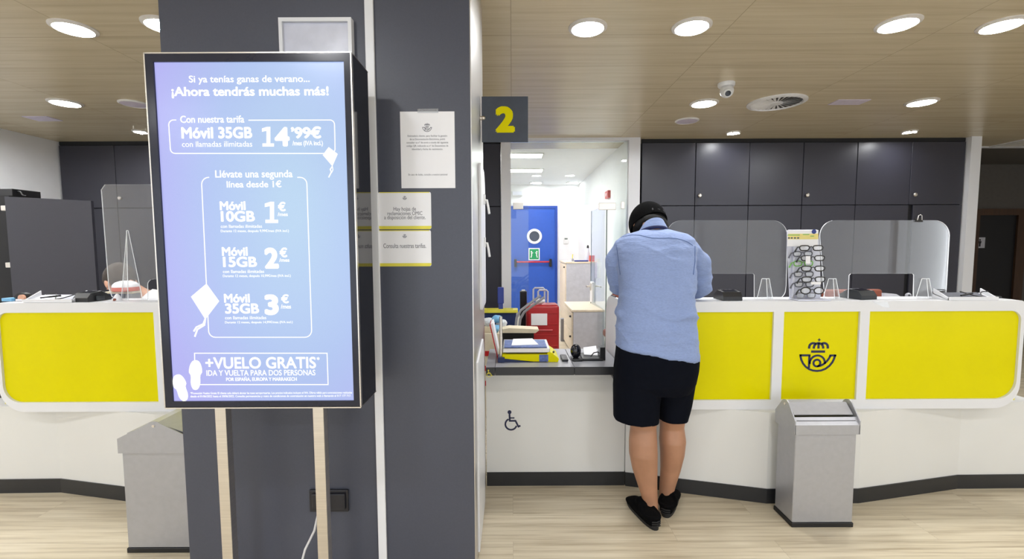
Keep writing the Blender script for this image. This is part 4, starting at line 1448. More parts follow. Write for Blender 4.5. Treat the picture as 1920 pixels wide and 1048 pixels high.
# clerk desk things behind the right screen
dz0 = .74
t = thing('desk', 'pale staff desk behind the right counter, mostly hidden', 'desk', (1.9, 2.9, 0))
obj('desk_top', MB().box(.75, 2.6, 2.58, 3.12, dz0 - .03, dz0, .003), M['cab_grey'], t)
for lx in (.80, 2.52):
    obj('leg', MB().box(lx, lx + .04, 2.82, 3.08, 0, dz0 - .03), M['laptop_grey'], t)
c = P(1672, 556, 2.9)
t = thing('monitor', 'top edge of a pale tilted monitor behind the right counter', 'monitor', (c.x, 2.9, dz0))
obj('panel', MB().prism([(c.x - .05, 2.88, dz0 + .04), (c.x + .06, 2.88, dz0 + .04), (c.x + .07, 2.9, 1.015), (c.x + .03, 2.9, 1.038), (c.x - .05, 2.9, 1.045)], (0, .02, 0)), M['cab_grey'], t)
obj('stand', MB().box(c.x - .06, c.x + .06, 2.86, 2.96, dz0, dz0 + .012).box(c.x - .02, c.x + .02, 2.90, 2.93, dz0, dz0 + .12), M['laptop_grey'], t)
c = P(1703, 554, 2.9)
t = thing('webcam', 'small grey round webcam behind the low acrylic opening', 'webcam', (c.x, 2.9, dz0))
obj('stem', MB().lathe((c.x, 2.9, dz0), [(.03, 0), (.03, .008), (.006, .012), (.006, c.z - dz0 - .01)], 'Z', 16), M['laptop_grey'], t, True)
ey = obj('head', MB().ball((c.x, 2.9, c.z), .017), M['laptop_grey'], t, True)
obj('lens', MB().lathe((c.x - .008, 2.886, c.z), [(.008, 0), (.008, -.004)], 'Y', 14), M['black_gloss'], ey)

# ================================================================== ACCESSIBLE COUNTER THINGS
# parcel scale
t = thing('parcel_scale', 'yellow and navy parcel scale with a steel plate on the low worktop', 'scale', (.07, 2.53, az))
s0 = P(942, 676, 2.46); s1 = P(1050, 676, 2.46)
xa, xb = s0.x, P(1046, 676, 2.46).x
obj('base', MB().prism([(xa, 2.45, az + .001), (P(1000, 676, 2.46).x, 2.45, az + .001), (xa, 2.45, az + .022)], (0, .24, 0)), M['crate_blue'], t)
obj('body', MB().prism([(xa, 2.452, az + .022), (P(1000, 676, 2.46).x, 2.452, az + .004), (P(1026, 676, 2.46).x, 2.452, az + .004), (P(1026, 676, 2.46).x, 2.452, az + .044), (xa, 2.452, az + .044)], (0, .235, 0)), M['yellow'], t)
obj('console', MB().prism([(P(1026, 676, 2.46).x, 2.452, az + .001), (xb, 2.452, az + .001), (xb + .006, 2.452, az + .018), (xb - .012, 2.452, az + .034), (P(1030, 676, 2.46).x, 2.452, az + .058), (P(1026, 676, 2.46).x, 2.452, az + .05)], (0, .20, 0)), M['yellow'], t)
obj('label_plate', MB().box(P(1011, 676, 2.45).x, P(1028, 676, 2.45).x, 2.449, 2.452, az + .004, az + .042), M['scale_blue'], t)
obj('neck', MB().box(xa + .02, xb - .10, 2.48, 2.66, az + .044, az + .052), M['black_plastic'], t)
obj('weighing_plate', MB().box(xa + .002, P(1031, 650, 2.46).x, 2.455, 2.70, az + .052, az + .076, .003), M['steel_v'], t)
plate_top = az + .076
obj('knob', MB().ball((xb - .02, 2.50, az + .046), .006), M['black_plastic'], t)
xg = P(939, 600, 2.45).x
obj('pole_base', MB().box(xg - .018, xg + .02, 2.44, 2.52, az + .001, az + .03, .003), M['crate_blue'], t)
obj('pole', MB().lathe((xg, 2.47, az + .03), [(.0085, 0), (.0085, .22)], 'Z', 16), M['steel'], t, True)
obj('grip', MB().box(xg - .012, xg + .012, 2.455, 2.485, P(939, 579, 2.46).z, P(939, 563, 2.46).z).box(xg - .017, xg + .017, 2.45, 2.49, P(939, 569, 2.46).z, P(939, 539, 2.46).z, .004), M['grip_blue'], t)
# papers on the plate
tag(obj('blue_envelope', MB().box(xa + .01, P(1026, 650, 2.46).x, 2.47, 2.66, plate_top, plate_top + .006, .002), M['scale_blue'], origin=(.05, 2.5, plate_top)), 'blue printed envelope lying on the scale plate', 'envelope')
tag(obj('white_paper', MB().prism([(xa + .05, 2.50, plate_top + .0065), (P(1010, 640, 2.5).x, 2.52, plate_top + .0065), (P(1000, 640, 2.5).x, 2.62, plate_top + .020), (xa + .06, 2.60, plate_top + .022)], (0, 0, .002)), M['paper'], origin=(.05, 2.5, plate_top)), 'white sheet of paper lying on the blue envelope on the scale', 'paper')
# leaning red-edged booklet
bx = P(917, 600, 2.60).x
t = thing('booklet', 'red backed white booklet leaning against the pillar on the low worktop', 'booklet', (bx + .03, 2.6, az))
e0 = P(937, 665, 2.56)
obj('cover', MB().prism([(PXR + .035, 2.52, az + .20), (PXR + .030, 2.52, az + .195), (e0.x - .012, 2.52, az + .001), (e0.x - .007, 2.52, az + .001)], (0, .16, 0)), M['red'], t)
obj('pages', MB().prism([(PXR + .048, 2.525, az + .205), (PXR + .036, 2.525, az + .20), (e0.x - .006, 2.525, az + .001), (e0.x + .002, 2.525, az + .001)], (0, .15, 0)), M['paper'], t)
# small dark pad beside scale
tag(obj('keypad', MB().box(P(1053, 670, 2.5).x, P(1064, 670, 2.5).x, 2.46, 2.58, az + .001, az + .012, .002), M['black_plastic'], origin=(.3, 2.5, az)), 'flat dark keypad on the low worktop right of the scale', 'keypad')
# round black scanner
c = P(1080, 660, 2.50)
t = thing('barcode_scanner', 'black rounded scanner standing on the low worktop', 'scanner', (c.x, 2.50, az))
obj('foot', MB().box(c.x - .026, c.x + .032, 2.46, 2.55, az + .001, az + .012, .004), M['black_plastic'], t, True)
obj('head', MB().ball((c.x, 2.51, az + .048), .030, .026, .040), M['black_gloss'], t, True)
c0, c1 = P(1090, 670, 2.52), P(1128, 670, 2.52)
t = thing('signature_pad', 'black signature pad with white sheets and cable right of the scanner', 'signature pad', ((c0.x + c1.x) / 2, 2.54, az))
obj('body', MB().box(c0.x, c1.x, 2.47, 2.62, az + .001, az + .014, .003), M['black_plastic'], t)
obj('sheet', MB().prism([(c0.x + .02, 2.55, az + .016), (c1.x - .02, 2.53, az + .016), (c1.x - .01, 2.64, az + .045), (c0.x + .03, 2.64, az + .035)], (0, 0, .004)), M['paper'], t)
obj('cable', MB().tube([(c0.x + .05, 2.50, az + .02), (c0.x + .07, 2.52, az + .035), (c0.x + .09, 2.50, az + .045), (c1.x - .01, 2.51, az + .03), (c1.x + .004, 2.52, az + .02)], .003), M['black_plastic'], t, True)
c0, c1 = P(1124, 660, 2.5), P(1134, 660, 2.5)
tag(obj('adapter', MB().box(c0.x, c1.x, 2.48, 2.54, az + .001, P(1128, 650, 2.5).z, .003), M['black_plastic'], origin=(c0.x, 2.5, az)), 'upright black adapter at the right end of the low worktop', 'adapter')

# floor-standing things behind the low counter
c0, c1 = P(941, 620, 3.2), P(1001, 620, 3.2)
zt = P(970, 621, 3.2).z
t = thing('black_carton', 'black box with a cream board lid behind the scale', 'box', ((c0.x + c1.x) / 2, 3.3, 0))
obj('body', MB().box(c0.x, c1.x, 3.2, 3.28, 0, zt - .01), M['black_plastic'], t)
obj('lid', MB().prism([(c0.x - .02, 3.18, zt - .008), (c1.x + .01, 3.18, zt - .010), (c1.x + .035, 3.18, zt + .008), (c1.x + .03, 3.18, zt + .016), (c0.x + .05, 3.18, zt + .026), (c0.x - .02, 3.18, zt + .012)], (0, .12, 0)), M['cream'], t)

# postal container trolley
c0, c1 = P(905, 590, 4.3), P(968, 590, 4.3)
zt = P(940, 581, 4.3).z
t = thing('mail_container', 'navy mail container with a yellow rim behind the low counter', 'container', ((c0.x + c1.x) / 2, 4.5, 0))
obj('tub', MB().box(c0.x, c1.x, 4.3, 4.42, .10, zt - .02, .01), M['crate_blue'], t)
obj('rim', MB().flat([rr(c0.x - .015, c1.x + .015, 4.285, 4.435, .02), rr(c0.x + .03, c1.x - .03, 4.33, 4.39, .01)], .026, FXY(zt - .013)), M['yellow_green'], t)
for x in (c0.x + .05, c1.x - .05):
    for y in (4.33, 4.39):
        obj('wheel', MB().lathe((x - .015, y, .05), [(.05, 0), (.05, .03)], 'X', 18).box(x - .02, x + .02, y - .02, y + .02, .06, .11), M['black_plastic'], t)
# tray of plastic wrapped parcels in front
c0, c1 = P(897, 640, 3.55), P(938, 640, 3.55)
t = thing('parcel_crate', 'beige crate on the floor behind the leaning booklet', 'crate', ((c0.x + c1.x) / 2, 3.7, 0))
zc = P(920, 626, 3.55).z
cr = MB().box(c0.x, c1.x, 3.55, 3.58, 0, zc).box(c0.x, c1.x, 3.87, 3.9, 0, zc).box(c0.x, c0.x + .02, 3.58, 3.87, 0, zc).box(c1.x - .02, c1.x, 3.58, 3.87, 0, zc).box(c0.x, c1.x, 3.58, 3.87, zc - .10, zc - .08)
obj('walls', cr, M['cream'], t)
st = MB()
for k in range(3):
    st.box(c0.x, c1.x, 3.547, 3.55, .25 + k * .12, .29 + k * .12)
obj('stripe', st, M['red'], t)


def blob(c, rx, ry, rz, seed):
    bm = bmesh.new()
    bmesh.ops.create_icosphere(bm, subdivisions=3, radius=1)
    rnd = random.Random(seed)
    dirs = [(Vector((rnd.uniform(-1, 1), rnd.uniform(-1, 1), rnd.uniform(-1, 1))).normalized(), rnd.uniform(.06, .18)) for _ in range(16)]
    for q in bm.verts:
        n = q.co.normalized()
        k = 1 + sum(a * max(0, n.dot(d)) ** 8 for d, a in dirs) - .1
        q.co = Vector((n.x * rx * k, n.y * ry * k, n.z * rz * k)) + Vector(c)
    mb = MB(); mb.bm_in(bm)
    return mb


for px, py, r, m_, lab, sd in ((917, 604, .040, M['bag_white'], 'crinkled white plastic parcel leaning on the pillar side', 1), (931, 598, .036, M['pale_blue'], 'pale blue wrapped parcel on top of the heap', 2),
                               (940, 607, .040, M['bag_white'], 'crinkled white plastic parcel beside the scale pole', 3), (930, 617, .038, M['pale_blue'], 'pale blue wrapped parcel at the bottom of the heap', 4)):
    c = P(px, py, 3.7 + (sd % 2) * .06)
    tag(obj('wrapped_parcel', blob(c, r * 1.2, r, r * .95, sd), m_, None, True, tuple(c)), lab, 'parcel', 'wrapped parcels in the crate')

# sack trolley with curved handles
t = thing('sack_trolley', 'grey tubular trolley with a curved handle behind the scale', 'trolley', (.07, 3.9, 0))
for k, (dx_, nm) in enumerate(((0, 'handle'), (.06, 'handle'))):
    pts = [P(965 + dx_ * 120, y, 3.9) for y in ()]
    a = P(967, 612, 3.9 + dx_); b = P(969, 595, 3.9 + dx_); c = P(988, 573, 3.9 + dx_); d = P(1014, 554, 3.9 + dx_)
    off = Vector((dx_ * .5, 0, -dx_ * .25))
    obj('handle', MB().tube([Vector((a.x, a.y, .12)) + off * .0, a + off, b + off, b.lerp(c, .5) + off + Vector((-.01, 0, .01)), c + off, d + off], .011, 12), M['laptop_grey'], t, True)
obj('toe_plate', MB().box(.00, .30, 3.72, 4.0, .10, .13), M['steel'], t)
obj('crossbar', MB().tube([(P(967, 600, 3.9).x, 3.9, .45), (P(967, 600, 3.9).x + .03, 3.96, .44)], .012), M['steel'], t)
for y in (3.86, 4.0):
    obj('wheel', MB().lathe((.03, y, .06), [(.06, -.015), (.06, .015)], 'Y', 20), M['rubber'], t, True)

# suitcases
def suitcase(px0, px1, pyt, Y, m_, label, handle_px, tagit, hpy):
    a, b = P(px0, pyt, Y), P(px1, pyt, Y)
    zt = a.z
    t = thing('suitcase', label, 'suitcase', ((a.x + b.x) / 2, Y + .12, 0))
    sh = obj('shell', MB().box(a.x, b.x, Y, Y + .24, .05, zt, .035, 4), m_, t, True)
    ribs = MB()
    for k in range(4):
        z = zt - .09 - k * .11
        ribs.box(a.x + .02, b.x - .02, Y - .004, Y + .005, z, z + .012, .002, 1)
    obj('rib', ribs, m_, sh)
    x0, x1 = P(handle_px[0], 560, Y + .2).x, P(handle_px[1], 560, Y + .2).x
    zh = P(1000, hpy, Y + .2).z
    obj('telescopic_handle', MB().tube([(x0, Y + .2, zt - .02), (x0, Y + .2, zh - .015), (x0 + .015, Y + .2, zh), (x1 - .015, Y + .2, zh), (x1, Y + .2, zh - .015), (x1, Y + .2, zt - .02)], .010, 8), M['cab_grey'], t, True)
    for x in (a.x + .05, b.x - .05):
        for y in (Y + .05, Y + .19):
            obj('wheel', MB().lathe((x - .012, y, .027), [(.026, 0), (.026, .024)], 'X', 14), M['black_plastic'], t)
    if tagit:
        l0, l1 = P(996, 610, Y - .01), P(1026, 588, Y - .01)
        obj('label_card', MB().box(l0.x, l1.x, Y - .008, Y - .002, l0.z, l1.z, .001, 1), M['paper'], sh)
        obj('side_strap', MB().tube([P(1003, 619, Y - .006), P(1036, 619, Y - .006)], .008), mat('strap_pink', rgb(206, 90, 96), .5), sh)
    return t, zt


sc_, zsc = suitcase(987, 1049, 572, 4.5, M['suitcase'], 'red hard suitcase with a white label card behind the low counter', (1009, 1027), True, 544)
suitcase(996, 1032, 579, 4.85, M['grip_blue'], 'blue suitcase with raised handle behind the red one', (1000, 1021), False, 540)
c = P(1014, 568, 4.52)
tag(obj('crumpled_paper', blob((c.x, 4.55, zsc + .034), .05, .03, .028, 9), M['paper'], None, True, (c.x, 4.55, zsc)), 'crumpled white paper on top of the red suitcase', 'paper')
c0, c1 = P(975, 560, 5.1), P(988, 560, 5.1)
t = thing('black_case', 'black upright case in front of the blue door', 'case', ((c0.x + c1.x) / 2, 5.15, 0))
obj('body', MB().box(c0.x, c1.x, 5.1, 5.2, 0, P(980, 546, 5.1).z, .01), M['black_plastic'], t)
obj('cap', MB().box(c0.x + .02, c1.x - .02, 5.12, 5.18, P(980, 546, 5.1).z, P(980, 544, 5.1).z), M['cctv'], t)

# ================================================================== STORAGE ROOM
# filing cabinet (tall) and pedestal
def cabinet(px0, px1, pyt, Y, depth, label, side_px, knob):
    a, b = P(px0, pyt, Y), P(px1, pyt, Y)
    zt = a.z
    x1 = min(b.x, XSR - .01)
    t = thing('storage_cabinet', label, 'cabinet', ((a.x + x1) / 2, Y + depth / 2, 0))
    obj('carcass', MB().box(a.x, x1, Y, Y + depth, 0, zt - .025, .003, 1), M['cab_grey'], t)
    obj('top', MB().box(a.x - .02, x1, Y - .01, Y + depth, zt - .025, zt, .003, 1), M['cab_beige'], t)
    # beige doors on the left side, seen at a slant
    n = 1 if knob == 1 else 2
    for k in range(n):
        z0 = .04 + k * (zt - .07) / n; z1 = .04 + (k + 1) * (zt - .07) / n - .008
        d_ = obj('door', MB().box(a.x - .02, a.x, Y + .01, Y + depth - .01, z0, z1, .002, 1), M['cab_beige'], t)
        obj('knob', MB().ball((a.x - .03, Y + .06, z1 - .05), .014), M['black_plastic'], d_, True)
    return t, zt


_, zc1 = cabinet(1062, 1117, 491, 7.4, .85, 'tall pale grey storage cabinet with beige side doors in the white room', 1048, 1)
cabinet(1075, 1134, 581, 5.55, .85, 'low grey pedestal cabinet with beige drawers behind the glass door leaf', 1060, 2)
c0, c1 = P(1052, 600, 6.4), P(1061, 600, 6.4)
tag(obj('grey_partition_board', MB().box(c0.x, c1.x, 6.42, 6.5, 0, P(1056, 598, 6.4).z, .005), M['laptop_grey'], origin=(c0.x, 6.45, 0)), 'narrow grey board standing between the red suitcase and pedestal', 'board')
# clutter on the tall cabinet
c = P(1102, 490, 7.6)
t = thing('spray_bottle', 'pale tapered spray bottle standing on the tall cabinet', 'bottle', (c.x, 7.6, zc1))
obj('body', MB().lathe((c.x, 7.6, zc1), [(.05, .001), (.05, .05), (.03, .16), (.018, .22)], 'Z', 20), M['frosted'], t, True)
obj('cap', MB().lathe((c.x, 7.6, zc1 + .22), [(.018, 0), (.02, .02), (.012, .05)], 'Z', 16), M['black_plastic'], t, True)
c = P(1110, 486, 7.55)
tag(obj('red_box', MB().box(c.x - .04, c.x + .05, 7.5, 7.58, zc1 + .001, zc1 + .10, .004), M['orange_red'], origin=(c.x, 7.55, zc1)), 'small orange red box on the tall cabinet by the glass leaf', 'box')
c = P(1090, 489, 7.55)
tag(obj('blue_tray', MB().box(c.x - .12, c.x + .10, 7.45, 7.56, zc1 + .001, zc1 + .022, .004), M['grip_blue'], origin=(c.x, 7.5, zc1)), 'flat blue tray on the tall cabinet', 'tray')
c = P(1075, 489, 7.5)
t = thing('yellow_topped_jar', 'tiny grey jar with a yellow stick on the tall cabinet', 'jar', (c.x, 7.5, zc1))
obj('jar', MB().lathe((c.x, 7.62, zc1), [(.022, .001), (.022, .04), (.015, .05)], 'Z', 14), M['laptop_grey'], t, True)
obj('stick', MB().tube([(c.x, 7.62, zc1 + .05), (c.x + .004, 7.62, zc1 + .12)], .008), M['yellow_green'], t)
# fire alarm, switch and lights on the storage wall
c = P(1142, 365, X=XSR)
t = thing('fire_alarm', 'small red alarm box on the white storage wall', 'alarm', (XSR - .02, c.y, c.z))
obj('box', MB().box(XSR - .04, XSR, c.y - .10, c.y + .10, c.z - .05, c.z + .05, .005), M['red'], t)
obj('button', MB().lathe((XSR - .04, c.y, c.z), [(.025, 0), (.025, -.004)], 'X', 18), M['paper'], t)
c = P(1061, 451, YS)
t = thing('wall_thermostat', 'small white thermostat on the far white wall beside the blue door', 'thermostat', (c.x, YS, c.z))
obj('case', MB().box(c.x - .05, c.x + .05, YS - .03, YS, c.z - .07, c.z + .07, .008), M['cctv'], t)
obj('display', MB().box(c.x - .03, c.x + .03, YS - .032, YS - .03, c.z + .02, c.z + .05), M['grey_lcd'], t)
c = P(969, 363, YS)
t = thing('emergency_light', 'white emergency lamp above the blue door', 'lamp', (c.x, YS, c.z))
obj('case', MB().box(c.x - .10, c.x + .12, YS - .06, YS, c.z - .05, c.z + .05, .01), M['cctv'], t)
obj('cover', MB().box(c.x - .085, c.x + .105, YS - .065, YS - .06, c.z - .035, c.z + .035, .002), M['frosted'], t)
for py, lab in ((291, 'rectangular light panel nearest the glass in the storage ceiling'), (319, 'rectangular light panel deeper in the storage ceiling')):
    c = P(1019, py, Z=CEIL)
    t = thing('light_panel', lab, 'ceiling light', (c.x - .6, c.y, CEIL), 'storage room light panels')
    obj('frame', MB().flat([rr(c.x - 1.2, c.x, c.y - .15, c.y + .15, 0), rr(c.x - 1.18, c.x - .02, c.y - .13, c.y + .13, 0)], .012, FXY(CEIL - .006)), M['lamp_ring'], t)
    obj('diffuser', MB().box(c.x - 1.18, c.x - .02, c.y - .13, c.y + .13, CEIL - .009, CEIL - .004), M['panel_light'], t)
for px, lab in ((1005, 'flat round lamp at left on the storage room ceiling'), (1074, 'flat round lamp at right on the storage room ceiling')):
    c = P(px, 342.5, Z=CEIL)
    t = thing('round_lamp', lab, 'ceiling light', (c.x, c.y, CEIL), 'storage room round lamps')
    obj('ring', MB().lathe((c.x, c.y, CEIL), [(.13, 0), (.13, -.008), (.11, -.010), (.108, -.004)], 'Z', 30, False), M['lamp_ring'], t, True)
    obj('diffuser', MB().lathe((c.x, c.y, CEIL), [(.109, -.003), (.109, -.006)], 'Z', 30), M['panel_light'], t)

# ================================================================== PEOPLE
def remeshed(mb, voxel, smooth=4, factor=.5):
    me = bpy.data.meshes.new('tmp')
    me.from_pydata(mb.v, [], mb.f)
    bm = bmesh.new(); bm.from_mesh(me)
    bmesh.ops.recalc_face_normals(bm, faces=bm.faces)
    bm.to_mesh(me); bm.free()
    o = bpy.data.objects.new('tmp', me); COL.objects.link(o)
    r = o.modifiers.new('r', 'REMESH'); r.mode = 'VOXEL'; r.voxel_size = voxel
    if smooth:
        s = o.modifiers.new('s', 'SMOOTH'); s.iterations = smooth; s.factor = factor
    dg = bpy.context.evaluated_depsgraph_get()
    out = bpy.data.meshes.new_from_object(o.evaluated_get(dg))
    bpy.data.objects.remove(o); bpy.data.meshes.remove(me)
    return out


def body_obj(name, me, m, parent):
    me.materials.clear()
    o = link_mesh(name, me, parent, [m])
    for p in me.polygons: p.use_smooth = True
    return o


def ring_px(l, r, py, Y, b, pyr=None, n=2.3, seg=36, skew=0.0):
    """Horizontal cross section from picture edges l..r at depth Y; b = half depth."""
    A_ = P(l, py, Y); B_ = P(r, py if pyr is None else pyr, Y)
    cx, hw = (A_.x + B_.x) / 2, (B_.x - A_.x) / 2
    out = []
    for k in range(seg):
        a = 2 * PI * k / seg
        ca, sa = math.cos(a), math.sin(a)
        x = math.copysign(abs(ca) ** (2 / n), ca) * hw
        y = math.copysign(abs(sa) ** (2 / n), sa) * b
        f = (x / hw + 1) / 2
        out.append(Vector((cx + x, Y + y, A_.z + (B_.z - A_.z) * f + skew * y)))
    return out


def hand(mb, wrist, direction, palm_n, side, L=.185, curl=.35):
    """Palm and five fingers added to mb; direction = wrist to knuckles, side = +1 thumb on the +s side."""
    d = Vector(direction).normalized(); n = Vector(palm_n).normalized()
    s = d.cross(n).normalized() * side
    w0 = Vector(wrist)
    rot = Matrix((s, d, n)).transposed()
    mb.ball(w0 + d * .048, .040, .056, .015, rot, 16, 10)
    mb.tube([w0 - d * .03, w0 + d * .02], [.026, .026], 12)
    for k, (off, ln) in enumerate(((.027, .070), (.009, .080), (-.010, .074), (-.028, .058))):
        b0 = w0 + d * .088 + s * off
        pts, ang_, p = [b0 - d * .02, b0], curl * .5, b0
        for j, q in enumerate((.45, .32, .23)):
            v = d * math.cos(ang_) + n * math.sin(ang_)
            p = p + v * ln * q
            pts.append(p.copy()); ang_ += curl
        mb.tube(pts, [.009, .0095, .009, .0082, .0068], 8)
    b0 = w0 + d * .025 + s * .030
    mb.tube([b0 - s * .012, b0 + s * .012 + d * .020 + n * .008, b0 + s * .020 + d * .048 + n * .016, b0 + s * .018 + d * .068 + n * .020], [.014, .012, .0105, .008], 8)


def head(mb, c, R, s=1.0):
    """Head about centre c; local axes: x right ear, y forward, z up. s = scale."""
    c = Vector(c)
    g = lambda x, y, z: c + R @ Vector((x, y, z)) * s
    mb.ball(g(0, -.01, .03), .076 * s, .097 * s, .090 * s, R)
    mb.ball(g(0, .028, -.035), .060 * s, .066 * s, .078 * s, R)
    mb.ball(g(0, .052, -.085), .032 * s, .030 * s, .026 * s, R)      # chin
    mb.tube([g(0, .086, .018), g(0, .104, -.012), g(0, .112, -.028), g(0, .092, -.036)], [.008 * s, .010 * s, .013 * s, .010 * s], 8)  # nose
    mb.ball(g(0, .085, -.058), .022 * s, .010 * s, .008 * s, R)      # lips
    for q in (-1, 1):
        mb.ball(g(q * .031, .080, .022), .020 * s, .010 * s, .007 * s, R)  # brow
        mb.ball(g(q * .078, -.008, -.008), .008 * s, .019 * s, .032 * s, R)  # ear


# ---------------------------------------------------------------- customer
man = thing('person', 'man in black cap, blue shirt and navy shorts leaning on the counter, seen from behind', 'person', (.70, 2.25, 0))
HY = 2.43
hc = P(1214, 424, HY)
Rh = Matrix.Rotation(rad(16), 3, 'Z') @ Matrix.Rotation(rad(7), 3, 'Y') @ Matrix.Rotation(rad(-38), 3, 'X')
body = MB()
# legs from picture edges
def leg_rings(rows):
    return [ring_px(l, r, py, Y, b, n=2.05, seg=24) for l, r, py, Y, b in rows]


body.loft(leg_rings([(1180, 1236, 720, 2.22, .085), (1179, 1235, 770, 2.22, .075), (1182, 1230, 800, 2.228, .056), (1180, 1231, 825, 2.208, .070), (1180, 1232, 850, 2.200, .071),
                     (1186, 1232, 880, 2.205, .055), (1196, 1232, 910, 2.205, .042), (1204, 1233, 935, 2.205, .036), (1206, 1234, 955, 2.205, .040), (1208, 1234, 970, 2.205, .045)]))
body.loft(leg_rings([(1236, 1288, 720, 2.26, .085), (1236, 1286, 770, 2.27, .072), (1238, 1282, 800, 2.290, .056), (1237, 1285, 825, 2.280, .069), (1239, 1282, 850, 2.284, .066),
                     (1239, 1275, 880, 2.295, .050), (1237, 1266, 910, 2.30, .038), (1236, 1261, 930, 2.30, .035), (1236, 1263, 945, 2.30, .042), (1238, 1266, 955, 2.305, .045)]))
# trunk under the clothes
body.loft([ring_px(1168, 1292, 720, 2.23, .11), ring_px(1170, 1290, 640, 2.23, .12), ring_px(1175, 1288, 560, 2.235, .11), ring_px(1172, 1290, 480, 2.27, .10), ring_px(1182, 1278, 450, 2.30, .08),
           ring_px(1205, 1248, 432, 2.325, .055), ring_px(1204, 1244, 418, 2.35, .052), ring_px(1202, 1238, 405, 2.385, .050)])
# hands reached over the counter
Lsh, Lel = P(1170, 462, 2.30), P(1166, 540, 2.41)
Rsh, Rel = P(1291, 464, 2.30), P(1313, 545, 2.40)
Lel.z = max(Lel.z, ZT + .05); Rel.z = max(Rel.z, ZT + .052)
Lwr = Vector((Lel.x + .13, 2.50, ZT + .045)); Rwr = Vector((Rel.x - .17, 2.53, ZT + .045))
body.tube([Lsh, Lel, Lwr], [.045, .036, .026], 14)
body.tube([Rsh, Rel, Rwr], [.045, .036, .026], 14)
hand(body, Lwr, (.8, .55, -.05), (0, 0, -1), 1)
hand(body, Rwr, (-.75, .6, -.05), (0, 0, -1), -1)
head(body, hc, Rh, 1.02)
body_obj('body', remeshed(body, .005, 5), M['skin'], man)

# shirt
sh = MB()
torso = [(1157, 1307, 649, 2.208, .134, 674), (1156, 1305, 620, 2.208, .134, 636), (1158, 1302, 592, 2.208, .132, 598), (1162, 1300, 560, 2.212, .130, None), (1162, 1300, 525, 2.235, .140, None),
         (1158, 1301, 490, 2.255, .137, None), (1155, 1303, 466, 2.275, .128, None), (1160, 1299, 449, 2.292, .113, None), (1174, 1286, 439, 2.305, .094, None), (1196, 1262, 433, 2.318, .072, None),
         (1207, 1249, 429, 2.33, .050, None)]
sh.loft([ring_px(l, r, py, Y, b, pr, n=2.7) for l, r, py, Y, b, pr in torso])
sh.tube([P(1192, 466, 2.30), P(1168, 468, 2.305), P(1157, 490, 2.335), P(1156, 515, 2.37), P(1162, 538, 2.40) + Vector((0, 0, .004)), Lel + Vector((.015, .01, .004)), Lwr + Vector((-.04, 0, .002))],
        [.050, .061, .060, .056, .053, .050, .036], 20)
sh.tube([P(1266, 468, 2.30), P(1291, 470, 2.30), P(1308, 492, 2.33), P(1314, 520, 2.365), P(1314, 542, 2.395), Rel + Vector((-.012, .02, .002)), Rwr + Vector((.05, -.01, .002))],
        [.050, .062, .062, .060, .053, .050, .036], 20)
shm = remeshed(sh, .0075, 6)
# cloth folds: real relief, stronger at the waist and sleeves
from mathutils import noise as mnoise
shm.calc_loop_triangles() if hasattr(shm, 'calc_loop_triangles') else None
nrm = [v.normal.copy() for v in shm.vertices]
for v, n_ in zip(shm.vertices, nrm):
    p = v.co
    if p.z < ZT + .012 and p.y > YC: continue
    wv = max(0, 1 - abs(p.z - 1.02) / .2)
    f = mnoise.noise(Vector((p.x * 5, p.y * 5, p.z * 26))) * (.004 + .007 * wv) + mnoise.noise(Vector((p.x * 16, p.y * 10, p.z * 9))) * .0045
    rg = max(0, 1 - 5 * abs(mnoise.noise(Vector((p.x * 4 + 3, p.y * 4, p.z * 13 + p.x * 5))))) ** 2
    f += rg * (.002 + .005 * wv)
    arm = 1 if (p.x < .52 or p.x > .90) else 0
    f += arm * mnoise.noise(Vector((p.x * 22, p.y * 12, p.z * 30))) * .005
    v.co = p + n_ * f
shm.update()
bvh = BVHTree.FromPolygons([v.co.copy() for v in shm.vertices], [tuple(p.vertices) for p in shm.polygons])
so = body_obj('shirt', shm, M['shirt'], man)


def project(pxs, off=.0012):
    out = []
    for px, py in pxs:
        d = (P(px, py, 2) - CAM).normalized()
        hit = bvh.ray_cast(CAM, d)
        if hit[0] is not None:
            out.append(hit[0] - d * off)
    return out


def smoothline(pts, n=6):
    out = []
    for (x0, y0), (x1, y1) in zip(pts, pts[1:]):
        for k in range(n):
            out.append((x0 + (x1 - x0) * k / n, y0 + (y1 - y0) * k / n))
    return out + [pts[-1]]


yoke = project(smoothline([(1156, 448), (1168, 443.5), (1185, 440.5), (1200, 441), (1210, 443.5), (1222, 446), (1238, 446.5), (1253, 446), (1268, 447), (1279, 449.5), (1290, 454), (1299, 460)]))
if len(yoke) > 2: obj('yoke_seam', MB().tube(yoke, .0015, 6), M['shirt_seam'], so, True)
for side in ([(1303, 462), (1303, 490), (1300, 515)], [(1156, 460), (1160, 490), (1163, 515)]):
    pr_ = project(smoothline(side))
    if len(pr_) > 2: obj('sleeve_seam', MB().tube(pr_, .002, 6), M['shirt_seam'], so, True)
low = {}
for v in shm.vertices:
    if v.co.y < 2.175 and v.co.z < .95:
        k = round(v.co.x / .012)
        if k not in low or v.co.z < low[k].z: low[k] = v.co.copy()
edge = {}
for v in shm.vertices:
    k = round(v.co.x / .012)
    if k in low and v.co.z < low[k].z + .016 and (k not in edge or v.co.y < edge[k].y): edge[k] = v.co.copy()
low = {k: Vector((edge[k].x, edge[k].y, low[k].z + .005)) for k in edge}
raw = [low[k] for k in sorted(low)]
hem = []
for i in range(1, len(raw) - 1):
    w_ = raw[max(0, i - 2):i + 3]
    hem.append(sum(w_, Vector((0, 0, 0))) / len(w_) + Vector((0, .0005, 0)))
if len(hem) > 2: plabel(obj('hem', MB().tube(hem, .0045, 8), M['shirt_hem'], so, True), 'pale folded hem')
